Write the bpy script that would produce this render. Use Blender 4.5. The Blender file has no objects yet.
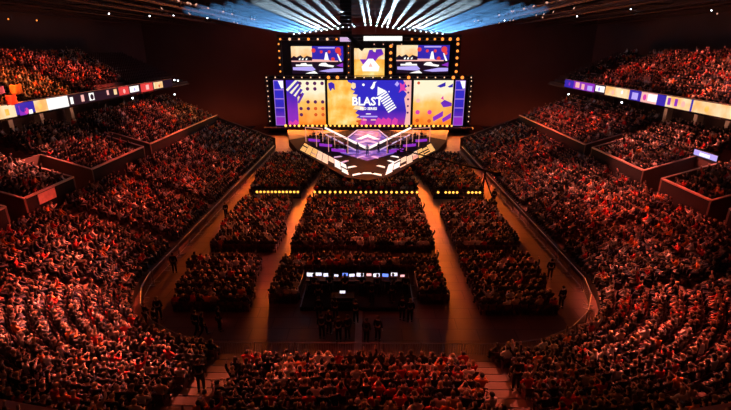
import bpy, bmesh, math, random
import numpy as np
from mathutils import Vector, Matrix, Euler
random.seed(7); rng = np.random.default_rng(7)
sc = bpy.context.scene
COL = sc.collection
PI = math.pi

# ------------------------------------------------------------------ camera
CAM = Vector((0.3, 0.0, 17.0))
F = 440.0
PITCH = math.radians(19.6); YAW = math.radians(0.51)
cd = bpy.data.cameras.new('camera'); cam = bpy.data.objects.new('camera', cd); COL.objects.link(cam)
cd.sensor_width = 36; cd.sensor_fit = 'HORIZONTAL'; cd.lens = F * 36 / 731
cd.clip_end = 400
cam.location = CAM
cam.rotation_euler = (PI/2 - PITCH, 0, YAW)
sc.camera = cam
def project(p):
    m = Euler((PI/2 - PITCH, 0, YAW)).to_matrix().transposed()
    q = m @ (Vector(p) - CAM)
    if q.z > -0.1: return (-999, -999, 0)
    return (365.5 + F*q.x/-q.z, 205 - F*q.y/-q.z, -q.z)

sc.view_settings.view_transform = 'Standard'
sc.view_settings.look = 'None'
sc.view_settings.gamma = 1
sc.view_settings.use_curve_mapping = False
sc.view_settings.exposure = 0.0
try:
    sc.cycles.use_denoising = True
    sc.cycles.max_bounces = 5
    sc.cycles.diffuse_bounces = 2
    sc.cycles.glossy_bounces = 2
    sc.cycles.volume_bounces = 0
    sc.cycles.sample_clamp_indirect = 3
    sc.cycles.use_light_tree = True
except Exception: pass
w = bpy.data.worlds.new('world'); sc.world = w; w.use_nodes = True
w.node_tree.nodes['Background'].inputs[0].default_value = (0.02, 0.005, 0.005, 1)
w.node_tree.nodes['Background'].inputs[1].default_value = 0.3

# ------------------------------------------------------------------ materials
def nt(name):
    m = bpy.data.materials.new(name); m.use_nodes = True
    n = m.node_tree.nodes; b = n['Principled BSDF']
    return m, n, m.node_tree.links, b
def mat(name, col, rough=0.6, metal=0.0, noise=0.0, scale=3.0, objcol=False, spec=0.5):
    m, n, l, b = nt(name)
    b.inputs['Base Color'].default_value = (*col, 1)
    b.inputs['Roughness'].default_value = rough
    b.inputs['Metallic'].default_value = metal
    b.inputs['Specular IOR Level'].default_value = spec
    src = None
    if objcol:
        oi = n.new('ShaderNodeObjectInfo'); src = oi.outputs['Color']
    if noise > 0:
        tc = n.new('ShaderNodeTexCoord'); nz = n.new('ShaderNodeTexNoise')
        nz.inputs['Scale'].default_value = scale; nz.inputs['Detail'].default_value = 4
        l.new(tc.outputs['Object'], nz.inputs['Vector'])
        mr = n.new('ShaderNodeMapRange'); mr.inputs[3].default_value = 1-noise; mr.inputs[4].default_value = 1+noise
        l.new(nz.outputs['Fac'], mr.inputs[0])
        mx = n.new('ShaderNodeMix'); mx.data_type = 'RGBA'; mx.blend_type = 'MULTIPLY'; mx.inputs[0].default_value = 1
        if src: l.new(src, mx.inputs[6])
        else: mx.inputs[6].default_value = (*col, 1)
        l.new(mr.outputs[0], mx.inputs[7]); src = mx.outputs[2]
    if src: l.new(src, b.inputs['Base Color'])
    return m
def em(name, col, s=1.0):
    m, n, l, b = nt(name)
    b.inputs['Base Color'].default_value = (0.02, 0.02, 0.02, 1); b.inputs['Specular IOR Level'].default_value = 0.05
    b.inputs['Emission Color'].default_value = (*col, 1)
    b.inputs['Emission Strength'].default_value = s
    return m
def em_noise(name, stops, scale, s=1.0, grad=None, gamt=0.5):
    """screen picture colour: ramp over noise, optionally mixed with a gradient along a local axis ('X'/'Z', from, to)"""
    m, n, l, b = nt(name)
    b.inputs['Base Color'].default_value = (0.02, 0.02, 0.02, 1); b.inputs['Specular IOR Level'].default_value = 0.05
    tc = n.new('ShaderNodeTexCoord'); nz = n.new('ShaderNodeTexNoise')
    nz.inputs['Scale'].default_value = scale; nz.inputs['Detail'].default_value = 3
    l.new(tc.outputs['Object'], nz.inputs['Vector'])
    fac = nz.outputs['Fac']
    if grad:
        sp = n.new('ShaderNodeSeparateXYZ'); l.new(tc.outputs['Object'], sp.inputs[0])
        mr = n.new('ShaderNodeMapRange'); mr.inputs[1].default_value = grad[1]; mr.inputs[2].default_value = grad[2]
        l.new(sp.outputs[{'X':0,'Y':1,'Z':2}[grad[0]]], mr.inputs[0])
        mm = n.new('ShaderNodeMix'); mm.inputs[0].default_value = gamt
        l.new(nz.outputs['Fac'], mm.inputs[2]); l.new(mr.outputs[0], mm.inputs[3]); fac = mm.outputs[0]
    cr = n.new('ShaderNodeValToRGB')
    e = cr.color_ramp.elements
    while len(e) < len(stops): e.new(0.5)
    for i, (p, c) in enumerate(stops):
        e[i].position = p; e[i].color = (*c, 1)
    l.new(fac, cr.inputs[0]); l.new(cr.outputs[0], b.inputs['Emission Color'])
    b.inputs['Emission Strength'].default_value = s
    return m

M = {}
M['floor'] = None
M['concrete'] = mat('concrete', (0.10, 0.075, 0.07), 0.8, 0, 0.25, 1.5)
M['wall'] = mat('dark_wall', (0.16, 0.09, 0.085), 0.9, 0, 0.35, 0.12)
M['drape'] = mat('black_drape', (0.03, 0.02, 0.02), 0.95, 0, 0.4, 1.0)
M['parapet'] = mat('parapet_panel', (0.14, 0.085, 0.07), 0.85, 0, 0.2, 1.0)
M['rim'] = mat('parapet_rim', (0.6, 0.42, 0.38), 0.45, 0.2)
M['black'] = mat('black_panel', (0.02, 0.018, 0.02), 0.9, 0, 0.2, 4, spec=0.15)
M['steel'] = mat('galvanised_steel', (0.45, 0.42, 0.42), 0.4, 0.8, 0.15, 6)
M['truss'] = mat('truss_metal', (0.14, 0.10, 0.10), 0.5, 0.6, 0.2, 3)
M['skin'] = mat('skin', (0.6, 0.38, 0.3), 0.55, 0, 0.05, 8)
M['eye'] = mat('eye_dark', (0.02, 0.015, 0.012), 0.3)
M['cloth'] = mat('cloth', (0.1, 0.1, 0.1), 0.9, 0, 0.25, 9, objcol=True)
M['hair'] = mat('hair', (0.03, 0.02, 0.015), 0.6, 0, 0.3, 30, objcol=True)
M['shoe'] = mat('shoe_leather', (0.04, 0.035, 0.03), 0.5, 0, 0.2, 10)
M['seat'] = mat('seat_plastic', (0.09, 0.03, 0.03), 0.5, 0, 0.15, 5)
M['deck'] = mat('stage_deck', (0.03, 0.02, 0.03), 0.85, 0, 0.2, 0.6, spec=0.08)
M['pink_cloth'] = mat('pink_cloth', (0.85, 0.5, 0.45), 0.8, 0, 0.35, 3)
M['glow_deck'] = mat('glow_deck', (0.32, 0.2, 0.12), 0.7, 0, 0.25, 0.8)  # lighter than the stage deck so the orange glow shows
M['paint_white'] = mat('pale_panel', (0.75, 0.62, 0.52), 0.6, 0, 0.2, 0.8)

def crowd_mat():
    m, n, l, b = nt('crowd_clothes_and_skin')
    a = n.new('ShaderNodeAttribute'); a.attribute_name = 'col'
    l.new(a.outputs['Color'], b.inputs['Base Color']); b.inputs['Roughness'].default_value = 0.75
    return m
M['crowd'] = crowd_mat()
def floor_mat():
    m, n, l, b = nt('plywood_floor')
    tc = n.new('ShaderNodeTexCoord')
    br = n.new('ShaderNodeTexBrick'); br.inputs['Scale'].default_value = 1.0
    br.inputs['Brick Width'].default_value = 2.4; br.inputs['Row Height'].default_value = 1.2
    br.inputs['Mortar Size'].default_value = 0.025
    br.inputs['Color1'].default_value = (0.17, 0.088, 0.055, 1); br.inputs['Color2'].default_value = (0.21, 0.11, 0.07, 1)
    br.inputs['Mortar'].default_value = (0.08, 0.045, 0.03, 1)
    l.new(tc.outputs['Object'], br.inputs['Vector'])
    nz = n.new('ShaderNodeTexNoise'); nz.inputs['Scale'].default_value = 0.35; nz.inputs['Detail'].default_value = 6
    l.new(tc.outputs['Object'], nz.inputs['Vector'])
    mr = n.new('ShaderNodeMapRange'); mr.inputs[3].default_value = 0.55; mr.inputs[4].default_value = 1.3
    l.new(nz.outputs['Fac'], mr.inputs[0])
    mx = n.new('ShaderNodeMix'); mx.data_type = 'RGBA'; mx.blend_type = 'MULTIPLY'; mx.inputs[0].default_value = 1
    l.new(br.outputs['Color'], mx.inputs[6]); l.new(mr.outputs[0], mx.inputs[7])
    l.new(mx.outputs[2], b.inputs['Base Color'])
    b.inputs['Roughness'].default_value = 0.5
    return m
M['floor'] = floor_mat()

# emissive kinds (things that give off light)
M['lamp_orange'] = em('orange_lamp', (1.0, 0.26, 0.04), 1.7)
M['lamp_yellow'] = em('amber_lamp', (1.0, 0.45, 0.07), 2.2)
M['lamp_pale'] = em('pale_amber_lamp', (1.0, 0.55, 0.32), 1.4)
M['lamp_white'] = em('white_lamp', (0.85, 0.92, 1.0), 6)
M['lamp_small'] = em('small_warm_lamp', (1.0, 0.5, 0.35), 0.8)
M['led_white'] = em('led_white', (1.0, 0.85, 0.8), 1.3)
M['led_lilac'] = em('led_lilac', (0.85, 0.55, 0.9), 0.8)
M['led_amber'] = em('led_amber', (1.0, 0.5, 0.16), 1.2)
M['led_peach'] = em('led_peach', (1.0, 0.6, 0.42), 1.2)
M['led_pink'] = em('led_pink', (1.0, 0.42, 0.35), 0.8)
M['led_violet'] = em_noise('led_violet_floor', [(0.3,(0.02,0.01,0.10)),(0.5,(0.12,0.05,0.42)),(0.7,(0.5,0.28,0.8))], 0.8, 1.0)
M['led_blue'] = em('led_blue', (0.10, 0.06, 0.9), 1.2)
M['s_white'] = em('picture_white', (1.0, 0.97, 0.92), 1.15)
M['s_cream'] = em_noise('picture_cream', [(0.35,(1.0,0.48,0.14)),(0.6,(1.0,0.76,0.46))], 0.5, 1.05)
M['s_yellow'] = em_noise('picture_yellow', [(0.3,(0.95,0.36,0.03)),(0.5,(1.0,0.55,0.10)),(0.72,(1.0,0.78,0.32))], 0.45, 1.05)
M['s_orange'] = em_noise('picture_orange', [(0.35,(0.9,0.22,0.02)),(0.65,(1.0,0.5,0.08))], 0.7, 1.0)
M['s_wing'] = em_noise('picture_wing', [(0.25,(1.0,0.24,0.02)),(0.48,(1.0,0.55,0.12)),(0.68,(1.0,0.88,0.62))], 0.35, 1.05, ('Z', 0, 8.5), 0.6)
M['s_blue'] = em_noise('picture_blue', [(0.2,(0.75,0.03,0.22)),(0.42,(0.20,0.03,0.62)),(0.6,(0.05,0.02,0.55)),(0.8,(0.04,0.03,0.7))], 0.3, 0.8, ('Z', -1.5, 6), 0.75)
M['s_purple'] = em_noise('picture_purple', [(0.3,(0.30,0.03,0.55)),(0.7,(0.06,0.02,0.5))], 0.5, 0.95, ('Z', 0, 8.5), 0.7)
M['s_indigo'] = em('picture_indigo', (0.035, 0.02, 0.42), 1.0)
M['s_outline'] = em('picture_outline', (0.42, 0.22, 0.75), 0.9)
M['s_dark'] = em('picture_dark', (0.012, 0.004, 0.014), 1.0)
M['s_dot'] = em('picture_dark_dot', (0.10, 0.01, 0.10), 1.0)
M['s_dot_red'] = em('picture_red_dot', (0.75, 0.10, 0.02), 1.0)
M['s_red'] = em('picture_red', (0.8, 0.05, 0.05), 1.0)
M['s_magenta'] = em('picture_magenta', (0.75, 0.05, 0.4), 1.0)
M['s_pink'] = em('picture_pink', (1.0, 0.5, 0.45), 1.0)
M['s_lilac'] = em('picture_lilac', (0.5, 0.4, 0.95), 1.0)

# ------------------------------------------------------------------ mesh helpers
class MB:
    def __init__(s): s.v = []; s.f = []; s.m = []
    def add(s, vs, fs, mi=0):
        b = len(s.v); s.v.extend(tuple(v) for v in vs); s.f.extend(tuple(b+i for i in f) for f in fs); s.m.extend([mi]*len(fs)); return s
    def box(s, x0, x1, y0, y1, z0, z1, mi=0):
        return s.add([(x0,y0,z0),(x1,y0,z0),(x1,y1,z0),(x0,y1,z0),(x0,y0,z1),(x1,y0,z1),(x1,y1,z1),(x0,y1,z1)],
              [(3,2,1,0),(4,5,6,7),(0,1,5,4),(1,2,6,5),(2,3,7,6),(3,0,4,7)], mi)
    def bar(s, a, b, r, n=4, mi=0, r2=None):
        a = Vector(a); b = Vector(b); d = (b-a)
        if d.length < 1e-6: return s
        d.normalize(); u = d.orthogonal().normalized(); w_ = d.cross(u); r2 = r if r2 is None else r2
        vs = []
        for p, rr in ((a, r), (b, r2)):
            for i in range(n):
                t = 2*PI*i/n + PI/n
                vs.append(p + (u*math.cos(t) + w_*math.sin(t))*rr)
        fs = [(i, (i+1) % n, n+(i+1) % n, n+i) for i in range(n)] + [tuple(range(n-1, -1, -1)), tuple(range(n, 2*n))]
        return s.add(vs, fs, mi)
    def prism(s, pts, z0, z1, mi=0):
        n = len(pts)
        vs = [(x, y, z0) for x, y in pts] + [(x, y, z1) for x, y in pts]
        return s.add(vs, [tuple(range(n-1, -1, -1)), tuple(range(n, 2*n))] + [(i, (i+1) % n, n+(i+1) % n, n+i) for i in range(n)], mi)
    def ball(s, c, r, n=8, k=5, mi=0, sc_=(1,1,1)):
        vs = [(c[0], c[1], c[2]-r*sc_[2])]
        for j in range(1, k):
            ph = -PI/2 + PI*j/k
            for i in range(n):
                t = 2*PI*i/n
                vs.append((c[0]+r*sc_[0]*math.cos(ph)*math.cos(t), c[1]+r*sc_[1]*math.cos(ph)*math.sin(t), c[2]+r*sc_[2]*math.sin(ph)))
        vs.append((c[0], c[1], c[2]+r*sc_[2])); L = len(vs)-1
        fs = [(0, 1+(i+1) % n, 1+i) for i in range(n)]
        for j in range(k-2):
            for i in range(n):
                a = 1+j*n+i; b = 1+j*n+(i+1) % n; fs.append((a, b, b+n, a+n))
        b0 = 1+(k-2)*n
        fs += [(b0+i, b0+(i+1) % n, L) for i in range(n)]
        return s.add(vs, fs, mi)
    def mesh(s, name, mats, smooth=False):
        me = bpy.data.meshes.new(name); me.from_pydata(s.v, [], s.f)
        for m_ in (mats if isinstance(mats, (list, tuple)) else [mats]): me.materials.append(m_)
        me.polygons.foreach_set('material_index', s.m)
        if smooth: me.polygons.foreach_set('use_smooth', [True]*len(s.f))
        me.update(); return me
    def build(s, name, mats, parent=None, loc=(0,0,0), rz=0, smooth=False):
        return put(name, s.mesh(name, mats, smooth), parent, loc, rz)
def put(name, me, parent=None, loc=(0,0,0), rz=0):
    o = bpy.data.objects.new(name, me); COL.objects.link(o); o.location = loc; o.rotation_euler = (0, 0, rz)
    if parent: o.parent = parent
    return o
def tag(o, label=None, cat=None, group=None, kind=None):
    if label: o['label'] = label
    if cat: o['category'] = cat
    if group: o['group'] = group
    if kind: o['kind'] = kind
    return o
def thing(name, label, cat, loc=(0,0,0), rz=0, group=None):
    return tag(put(name, None, None, loc, rz), label, cat, group)
def struct(name, mb, m, smooth=False): return tag(mb.build(name, m, smooth=smooth), kind='structure')
def copy_tree(o, parent=None):
    c = o.copy(); COL.objects.link(c); c.parent = parent
    for ch in list(KIDS.get(o.name, ())): copy_tree(ch, c)
    return c
KIDS = {}
def kids_of(root):
    for o in COL.objects:
        if o.parent is not None: KIDS.setdefault(o.parent.name, []).append(o)

# ------------------------------------------------------------------ the setting
struct('floor', MB().box(-26, 26, 8, 104, -0.3, 0), M['floor'])
struct('wall_back', MB().box(-60, 60, 104, 104.6, -0.3, 26), M['wall'])
struct('wall_left', MB().box(-50.6, -50, -4, 104, -0.3, 26), M['wall'])
struct('wall_right', MB().box(50, 50.6, -4, 104, -0.3, 26), M['wall'])
cm = MB().box(-60, 60, 25, 105, 23.4, 23.9)
for i in range(40): cm.box(-50, 50, 30+i*1.9, 30.12+i*1.9, 23.15, 23.4)
struct('ceiling', cm, mat('roof_sheet', (0.09, 0.08, 0.09), 0.6, 0.2, 0.2, 0.5))

# barrier centre line, offset outwards by d
BX, AY, AR, YE = 16.2, 30.0, 8.9, 78.0
AX = BX - AR
L1, LA, L2 = YE-AY, AR*PI/2, 2*AX
def curve(s, d):
    """s measured on the barrier line from the far left end, d metres outwards; returns x, y, outward normal angle"""
    if s < L1: return (-BX-d, YE-s, PI)
    s -= L1
    if s < LA:
        t = PI + s/AR; return (-AX+(AR+d)*math.cos(t), AY+(AR+d)*math.sin(t), t)
    s -= LA
    if s < L2: return (-AX+s, AY-AR-d, -PI/2)
    s -= L2
    if s < LA:
        t = -PI/2 + s/AR; return (AX+(AR+d)*math.cos(t), AY+(AR+d)*math.sin(t), t)
    s -= LA
    return (BX+d, AY+s, 0.0)
STOT = 2*L1 + 2*LA + L2
def s_list(s0, s1):
    out = [s0]
    for b in (L1, L1+LA, L1+LA+L2, L1+2*LA+L2):
        if s0 < b < s1: out.append(b)
    for k in range(1, 12):
        for base in (L1, L1+LA+L2):
            q = base + LA*k/12
            if s0 < q < s1: out.append(q)
    out.append(s1); return sorted(out)
def band(mb, s0, s1, d0, d1, z0, z1, mi=0):
    """solid band following the curve between offsets d0 and d1"""
    ss = s_list(s0, s1); n = len(ss); vs = []
    for s in ss:
        a = curve(s, d0); b = curve(s, d1)
        vs += [(a[0], a[1], z0), (b[0], b[1], z0), (b[0], b[1], z1), (a[0], a[1], z1)]
    fs = []
    for i in range(n-1):
        o = 4*i
        for k in range(4): fs.append((o+k, o+(k+1) % 4, o+4+(k+1) % 4, o+4+k))
    fs += [(0, 1, 2, 3), (4*n-1, 4*n-2, 4*n-3, 4*n-4)]
    mb.add(vs, fs, mi)

ROW = 0.86
NL = 11                                     # rows of the lower tier
def zl(k): return 0.75 + 0.30*k             # tread height of lower-tier row k
def dl(k): return 1.1 + ROW*k
NM = 10
def zm(k): return 5.15 + 0.36*k
def dm(k): return 10.9 + ROW*k
STAIRS = [10.0, 21.5, 33.0, 43.0, 51.0, L1+LA+0.2, L1+LA+L2-1.0, STOT-51.0, STOT-43.0, STOT-33.0, STOT-21.5, STOT-10.0]
VOMS = [(25.0, 26.9), (37.0, 40.0), (45.8, 47.9)]
VOMS = VOMS + [(STOT-b, STOT-a) for a, b in VOMS]
PAR_D, PAR_T = 10.25, 0.22

WIDE = [L1+LA+0.2, L1+LA+L2-1.0]
lt = MB()
for k in range(NL): band(lt, 0, STOT, dl(k)-ROW*0.5, dl(k)+ROW*0.5+(0.3 if k == NL-1 else 0), -0.2, zl(k))
for s in STAIRS:                              # stair treads with a pale edge
    for k in range(NL):
        hw = 0.8 if s in WIDE else 0.5
        band(lt, s-hw, s+hw, dl(k)-ROW*0.5-0.02, dl(k), zl(k)-0.15, zl(k)+0.02, 1)
struct('terrace_lower', lt, [M['concrete'], mat('stair_tread', (0.20, 0.12, 0.085), 0.7, 0, 0.2, 3)])
def vom_cut(a, b, lim=(0, STOT)):
    cuts = sorted(VOMS); out = []; c = a
    for p, q in cuts:
        if q < a or p > b: continue
        if p > c: out.append((c, p))
        c = max(c, q)
    if c < b: out.append((c, b))
    return out
MID_A, MID_B = L1+LA*0.92, STOT-(L1+LA*0.92)
mt = MB()
for (a, b) in vom_cut(0, MID_A) + vom_cut(MID_B, STOT):
    for k in range(NM): band(mt, a, b, dm(k)-ROW*0.5, dm(k)+ROW*0.5+(2 if k == NM-1 else 0), 3.0, zm(k))
struct('terrace_middle', mt, M['concrete'])
n = 0
vwm = [M['parapet'], M['rim']]
for (a, b) in VOMS:                          # openings between middle-tier blocks
    vm = MB()
    for s in (a, b-0.2):
        ss = [s, s+0.2]
        p = [curve(q, PAR_D) for q in ss]; r = [curve(q, PAR_D+4.6) for q in ss]
        for z0, z1a, z1b, mi in ((3.9, 5.98, 7.4, 0), (5.98, 6.06, 7.48, 1)):
            za, zb = (z0, z0) if mi == 0 else (5.98, 7.4)
            vm.add([(p[0][0],p[0][1],za),(p[1][0],p[1][1],za),(r[1][0],r[1][1],zb),(r[0][0],r[0][1],zb),
                    (p[0][0],p[0][1],z1a),(p[1][0],p[1][1],z1a),(r[1][0],r[1][1],z1b),(r[0][0],r[0][1],z1b)],
                   [(3,2,1,0),(4,5,6,7),(0,1,5,4),(1,2,6,5),(2,3,7,6),(3,0,4,7)], mi)
    band(vm, a, b, PAR_D+4.6, PAR_D+4.8, 6.3, 7.5, 0)
    band(vm, a+0.7, b-0.7, PAR_D+4.6, PAR_D+6.0, 3.9, 4.0, 0)
    band(vm, a, b, PAR_D-0.4, PAR_D+4.6, 3.75, 3.95, 0)
    n += 1
    tag(vm.build('wall_vomitory_%d' % n, vwm), kind='structure')
pm = MB()
for (a, b) in vom_cut(0, MID_A) + vom_cut(MID_B, STOT):
    band(pm, a, b, PAR_D, PAR_D+PAR_T, 3.6, 5.95, 0)
    band(pm, a, b, PAR_D-0.05, PAR_D+PAR_T+0.05, 5.95, 6.05, 1)
tag(pm.build('wall_parapet', [M['black'], M['rim']]), kind='structure')
# end walls of the tiers towards the stage
for sx, nm in ((-1, 'left'), (1, 'right')):
    e = MB()
    pts = [(16.6, -0.1), (37.5, -0.1), (37.5, 9.6), (16.6, 1.9)]
    vs = [(sx*x, y, z) for y in (YE+0.05, YE+0.35) for x, z in pts]
    e.add(vs, [(0,1,2,3),(7,6,5,4),(0,4,5,1),(1,5,6,2),(2,6,7,3),(3,7,4,0)])
    e.box(min(sx*37.4, sx*48), max(sx*37.4, sx*48), YE+0.05, YE+0.35, 3, 9.6)
    tag(e.build('wall_tier_end_'+nm, M['parapet']), kind='structure')
    # concourse back wall, balcony slab and upper tier
    c = MB(); x0, x1 = sorted((sx*38.6, sx*39.0)); c.box(x0, x1, 18, YE, 7.5, 11.0)
    tag(c.build('wall_concourse_'+nm, M['wall']), kind='structure')
    u = MB()
    x0, x1 = sorted((sx*33.1, sx*46)); u.box(x0, x1, 16, 84, 10.75, 11.0)
    for k in range(13):
        xa, xb = sorted((sx*(33.4+0.82*k), sx*(33.4+0.82*(k+1)))); u.box(xa, xb, 16, 84+0.0*k, 11.0, 11.3+0.36*k)
    xa, xb = sorted((sx*44.06, sx*49.9)); u.box(xa, xb, 16, 84, 11.0, 11.3+0.36*13)
    # pale strips painting the orange-lit edges of empty rows towards the far end
    for k in range(2, 12):
        xa, xb = sorted((sx*(33.36+0.82*k), sx*(33.46+0.82*k)))
        y0 = 68 if sx < 0 else 74
        u.box(xa, xb, y0+k*0.3, 83, 11.3+0.36*k-0.1, 11.32+0.36*k, 1)
    tag(u.build('terrace_upper_'+nm, [M['concrete'], M['rim']]), kind='structure')

# concourse pillars and pale banners under the balcony
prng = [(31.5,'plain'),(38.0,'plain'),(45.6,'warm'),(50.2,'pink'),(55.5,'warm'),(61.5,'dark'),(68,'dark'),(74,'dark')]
for sx in (-1, 1):
    for (y, kd) in prng:
        mb = MB().box(-0.35, 0.35, -0.3, 0.3, 0, 2.4).box(-0.42, 0.42, -0.37, 0.37, 0, 0.15).box(-0.42, 0.42, -0.37, 0.37, 2.28, 2.42)
        side = 'left' if sx < 0 else 'right'
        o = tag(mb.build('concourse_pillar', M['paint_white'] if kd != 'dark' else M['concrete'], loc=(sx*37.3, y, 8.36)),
            ('pale square pillar holding up the %s balcony' if kd != 'dark' else 'dark square pillar under the far end of the %s balcony') % side, 'pillar', 'pillars under the %s balcony' % side)

# ------------------------------------------------------------------ floor crowd areas, people
def interp(a, b, t): return tuple(a[i]+(b[i]-a[i])*t for i in range(3))
def skel(pose):
    """joint positions and radii, figure facing +y, feet on z=0"""
    J = {}
    if pose.startswith('stand'):
        hip, kn, an, toe = (0.10,0,0.92), (0.11,0.03,0.50), (0.12,-0.02,0.09), (0.13,0.16,0.04)
        pel, sp, ch, nk, hd, ht = (0,0,0.97), (0,0.01,1.17), (0,0.0,1.38), (0,0.01,1.52), (0,0.03,1.63), (0,0.02,1.71)
        sh = (0.19,0,1.44)
        arms = {'stand': ((0.25,0.0,1.15),(0.26,0.08,0.90),(0.26,0.10,0.80)), 'stand_desk': ((0.25,0.08,1.18),(0.18,0.34,1.10),(0.15,0.43,1.08)),
                'stand_fold': ((0.25,0.06,1.18),(0.06,0.24,1.20),(-0.04,0.25,1.24)), 'stand_walk': ((0.26,-0.08,1.17),(0.25,0.05,0.95),(0.25,0.10,0.86))}
        A = arms[pose]; B = A
        hipL = hip; legs = [(hip, kn, an, toe), (hip, kn, an, toe)]
        if pose == 'stand_walk': legs = [((0.09,0,0.92),(0.10,0.2,0.55),(0.11,0.22,0.10),(0.12,0.40,0.05)), ((0.09,0,0.92),(0.10,-0.08,0.50),(0.11,-0.36,0.14),(0.12,-0.22,0.05))]
    else:
        lean = 0.12 if pose == 'lean' else 0.0
        legs = [((0.10,0.03,0.52),(0.13,0.43,0.54),(0.13,0.42,0.10),(0.14,0.58,0.05))]*2
        pel, sp, ch, nk, hd, ht = (0,0,0.55), (0,-0.01+lean*0.5,0.76), (0,lean,0.97), (0,lean*1.4+0.02,1.11), (0,lean*1.5+0.05,1.22), (0,lean*1.5+0.04,1.30)
        sh = (0.19,lean,1.03)
        arms = {'rest': ((0.25,0.08,0.80),(0.15,0.32,0.66),(0.11,0.40,0.64)), 'clap': ((0.27,0.14,0.82),(0.10,0.34,0.98),(0.03,0.40,1.06)),
                'raised': ((0.34,0.10,1.22),(0.30,0.16,1.48),(0.29,0.18,1.58)), 'phone': ((0.27,0.16,0.84),(0.12,0.36,0.96),(0.08,0.42,1.02)),
                'lean': ((0.26,0.28,0.76),(0.12,0.44,0.64),(0.05,0.50,0.62)), 'wave': ((0.25,0.08,0.80),(0.15,0.32,0.66),(0.11,0.40,0.64))}
        A = arms[pose]; B = arms['raised'] if pose == 'wave' else A
    return dict(pel=pel, sp=sp, ch=ch, nk=nk, hd=hd, ht=ht, sh=sh, arms=[A, B], legs=legs, lean=0)
def mir(p, s): return (p[0]*s, p[1], p[2])
def chain(pose, what, fat=0.0):
    """vertices, edges, radii, role per vertex. roles: 0 skin 1 top 2 bottom 3 shoe"""
    k = skel(pose); V = []; E = []; R = []; O = []
    def v(p, r, role, link=None):
        V.append(p); R.append((r if isinstance(r, tuple) else (r, r))); O.append(role)
        if link is not None: E.append((link, len(V)-1))
        return len(V)-1
    body = what in ('body', 'low')
    f = fat
    pel = v(k['pel'], (0.155+f, 0.12+f), 2 if what != 'top' else 1)
    if what in ('body', 'low', 'top'):
        sp = v(k['sp'], (0.145+f, 0.115+f), 1, pel); ch = v(k['ch'], (0.165+f, 0.12+f), 1, sp)
        if body:
            nk = v(k['nk'], 0.058, 0, ch); hd = v(k['hd'], (0.088, 0.10), 0, nk); v(k['ht'], (0.07, 0.082), 0, hd)
        else: v((k['ch'][0], k['ch'][1], k['ch'][2]+0.09), (0.09+f, 0.08+f), 1, ch)
        for i, s in enumerate((-1, 1)):
            a = k['arms'][i]
            sh = v(mir(k['sh'], s), 0.068+f, 1, ch)
            el = v(mir(a[0], s), 0.048+f, 1, sh)
            if what == 'top': v(mir(interp(a[0], a[1], 0.8), s), 0.042+f, 1, el)
            else:
                wr = v(mir(a[1], s), 0.033, 0 if what == 'low' else 1, el); v(mir(a[2], s), (0.04, 0.028), 0, wr)
    if what in ('body', 'low', 'bottom'):
        for i, s in enumerate((-1, 1)):
            h, kn, an, toe = k['legs'][i]
            hh = v(mir(h, s), 0.095+f, 2, pel); kk = v(mir(kn, s), 0.07+f, 2, hh)
            aa = v(mir(an, s), 0.047+(f if what == 'bottom' else 0), 2 if what != 'low' else 3, kk)
            if body: v(mir(toe, s), 0.04, 3, aa)
    return V, E, R, O, k
def skin_mesh(name, V, E, R, sub=0):
    me = bpy.data.meshes.new(name+'_src'); me.from_pydata(V, E, [])
    o = bpy.data.objects.new(name+'_src', me); COL.objects.link(o)
    md = o.modifiers.new('skin', 'SKIN'); md.use_smooth_shade = True
    try: md.branch_smoothing = 0.6
    except Exception: pass
    sv = me.skin_vertices
    if len(sv) == 0:
        bpy.context.view_layer.objects.active = o
        bpy.ops.mesh.customdata_skin_add()
        sv = me.skin_vertices
    for i, r in enumerate(R):
        sv[0].data[i].radius = r
        sv[0].data[i].use_root = (i == 0)
    if sub:
        sd = o.modifiers.new('sub', 'SUBSURF'); sd.levels = sub; sd.render_levels = sub
    bpy.context.view_layer.update()
    dg = bpy.context.evaluated_depsgraph_get()
    out = bpy.data.meshes.new_from_object(o.evaluated_get(dg), depsgraph=dg)
    out.name = name
    bpy.data.objects.remove(o); bpy.data.meshes.remove(me)
    return out
def merge_mb(me, mb, nm):
    """append MB geometry (with material index nm) to a mesh, keep one mesh"""
    v = [tuple(x.co) for x in me.vertices]; f = [tuple(p.vertices) for p in me.polygons]; b = len(v)
    out = MB(); out.add(v, f, 0)
    for vs_, (fi, mi) in ((None, (fi, mi)) for fi, mi in zip(mb.f, mb.m)): pass
    out.v += mb.v; out.f += [tuple(b+i for i in q) for q in mb.f]; out.m += mb.m
    return out
SKINS = [(0.72,0.46,0.35),(0.62,0.39,0.29),(0.78,0.52,0.41),(0.22,0.11,0.07),(0.45,0.27,0.19)]
SKINM = [mat('skin_tone_%d' % i, c, 0.55, 0, 0.06, 8) for i, c in enumerate(SKINS)]
BODY = {}
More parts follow.
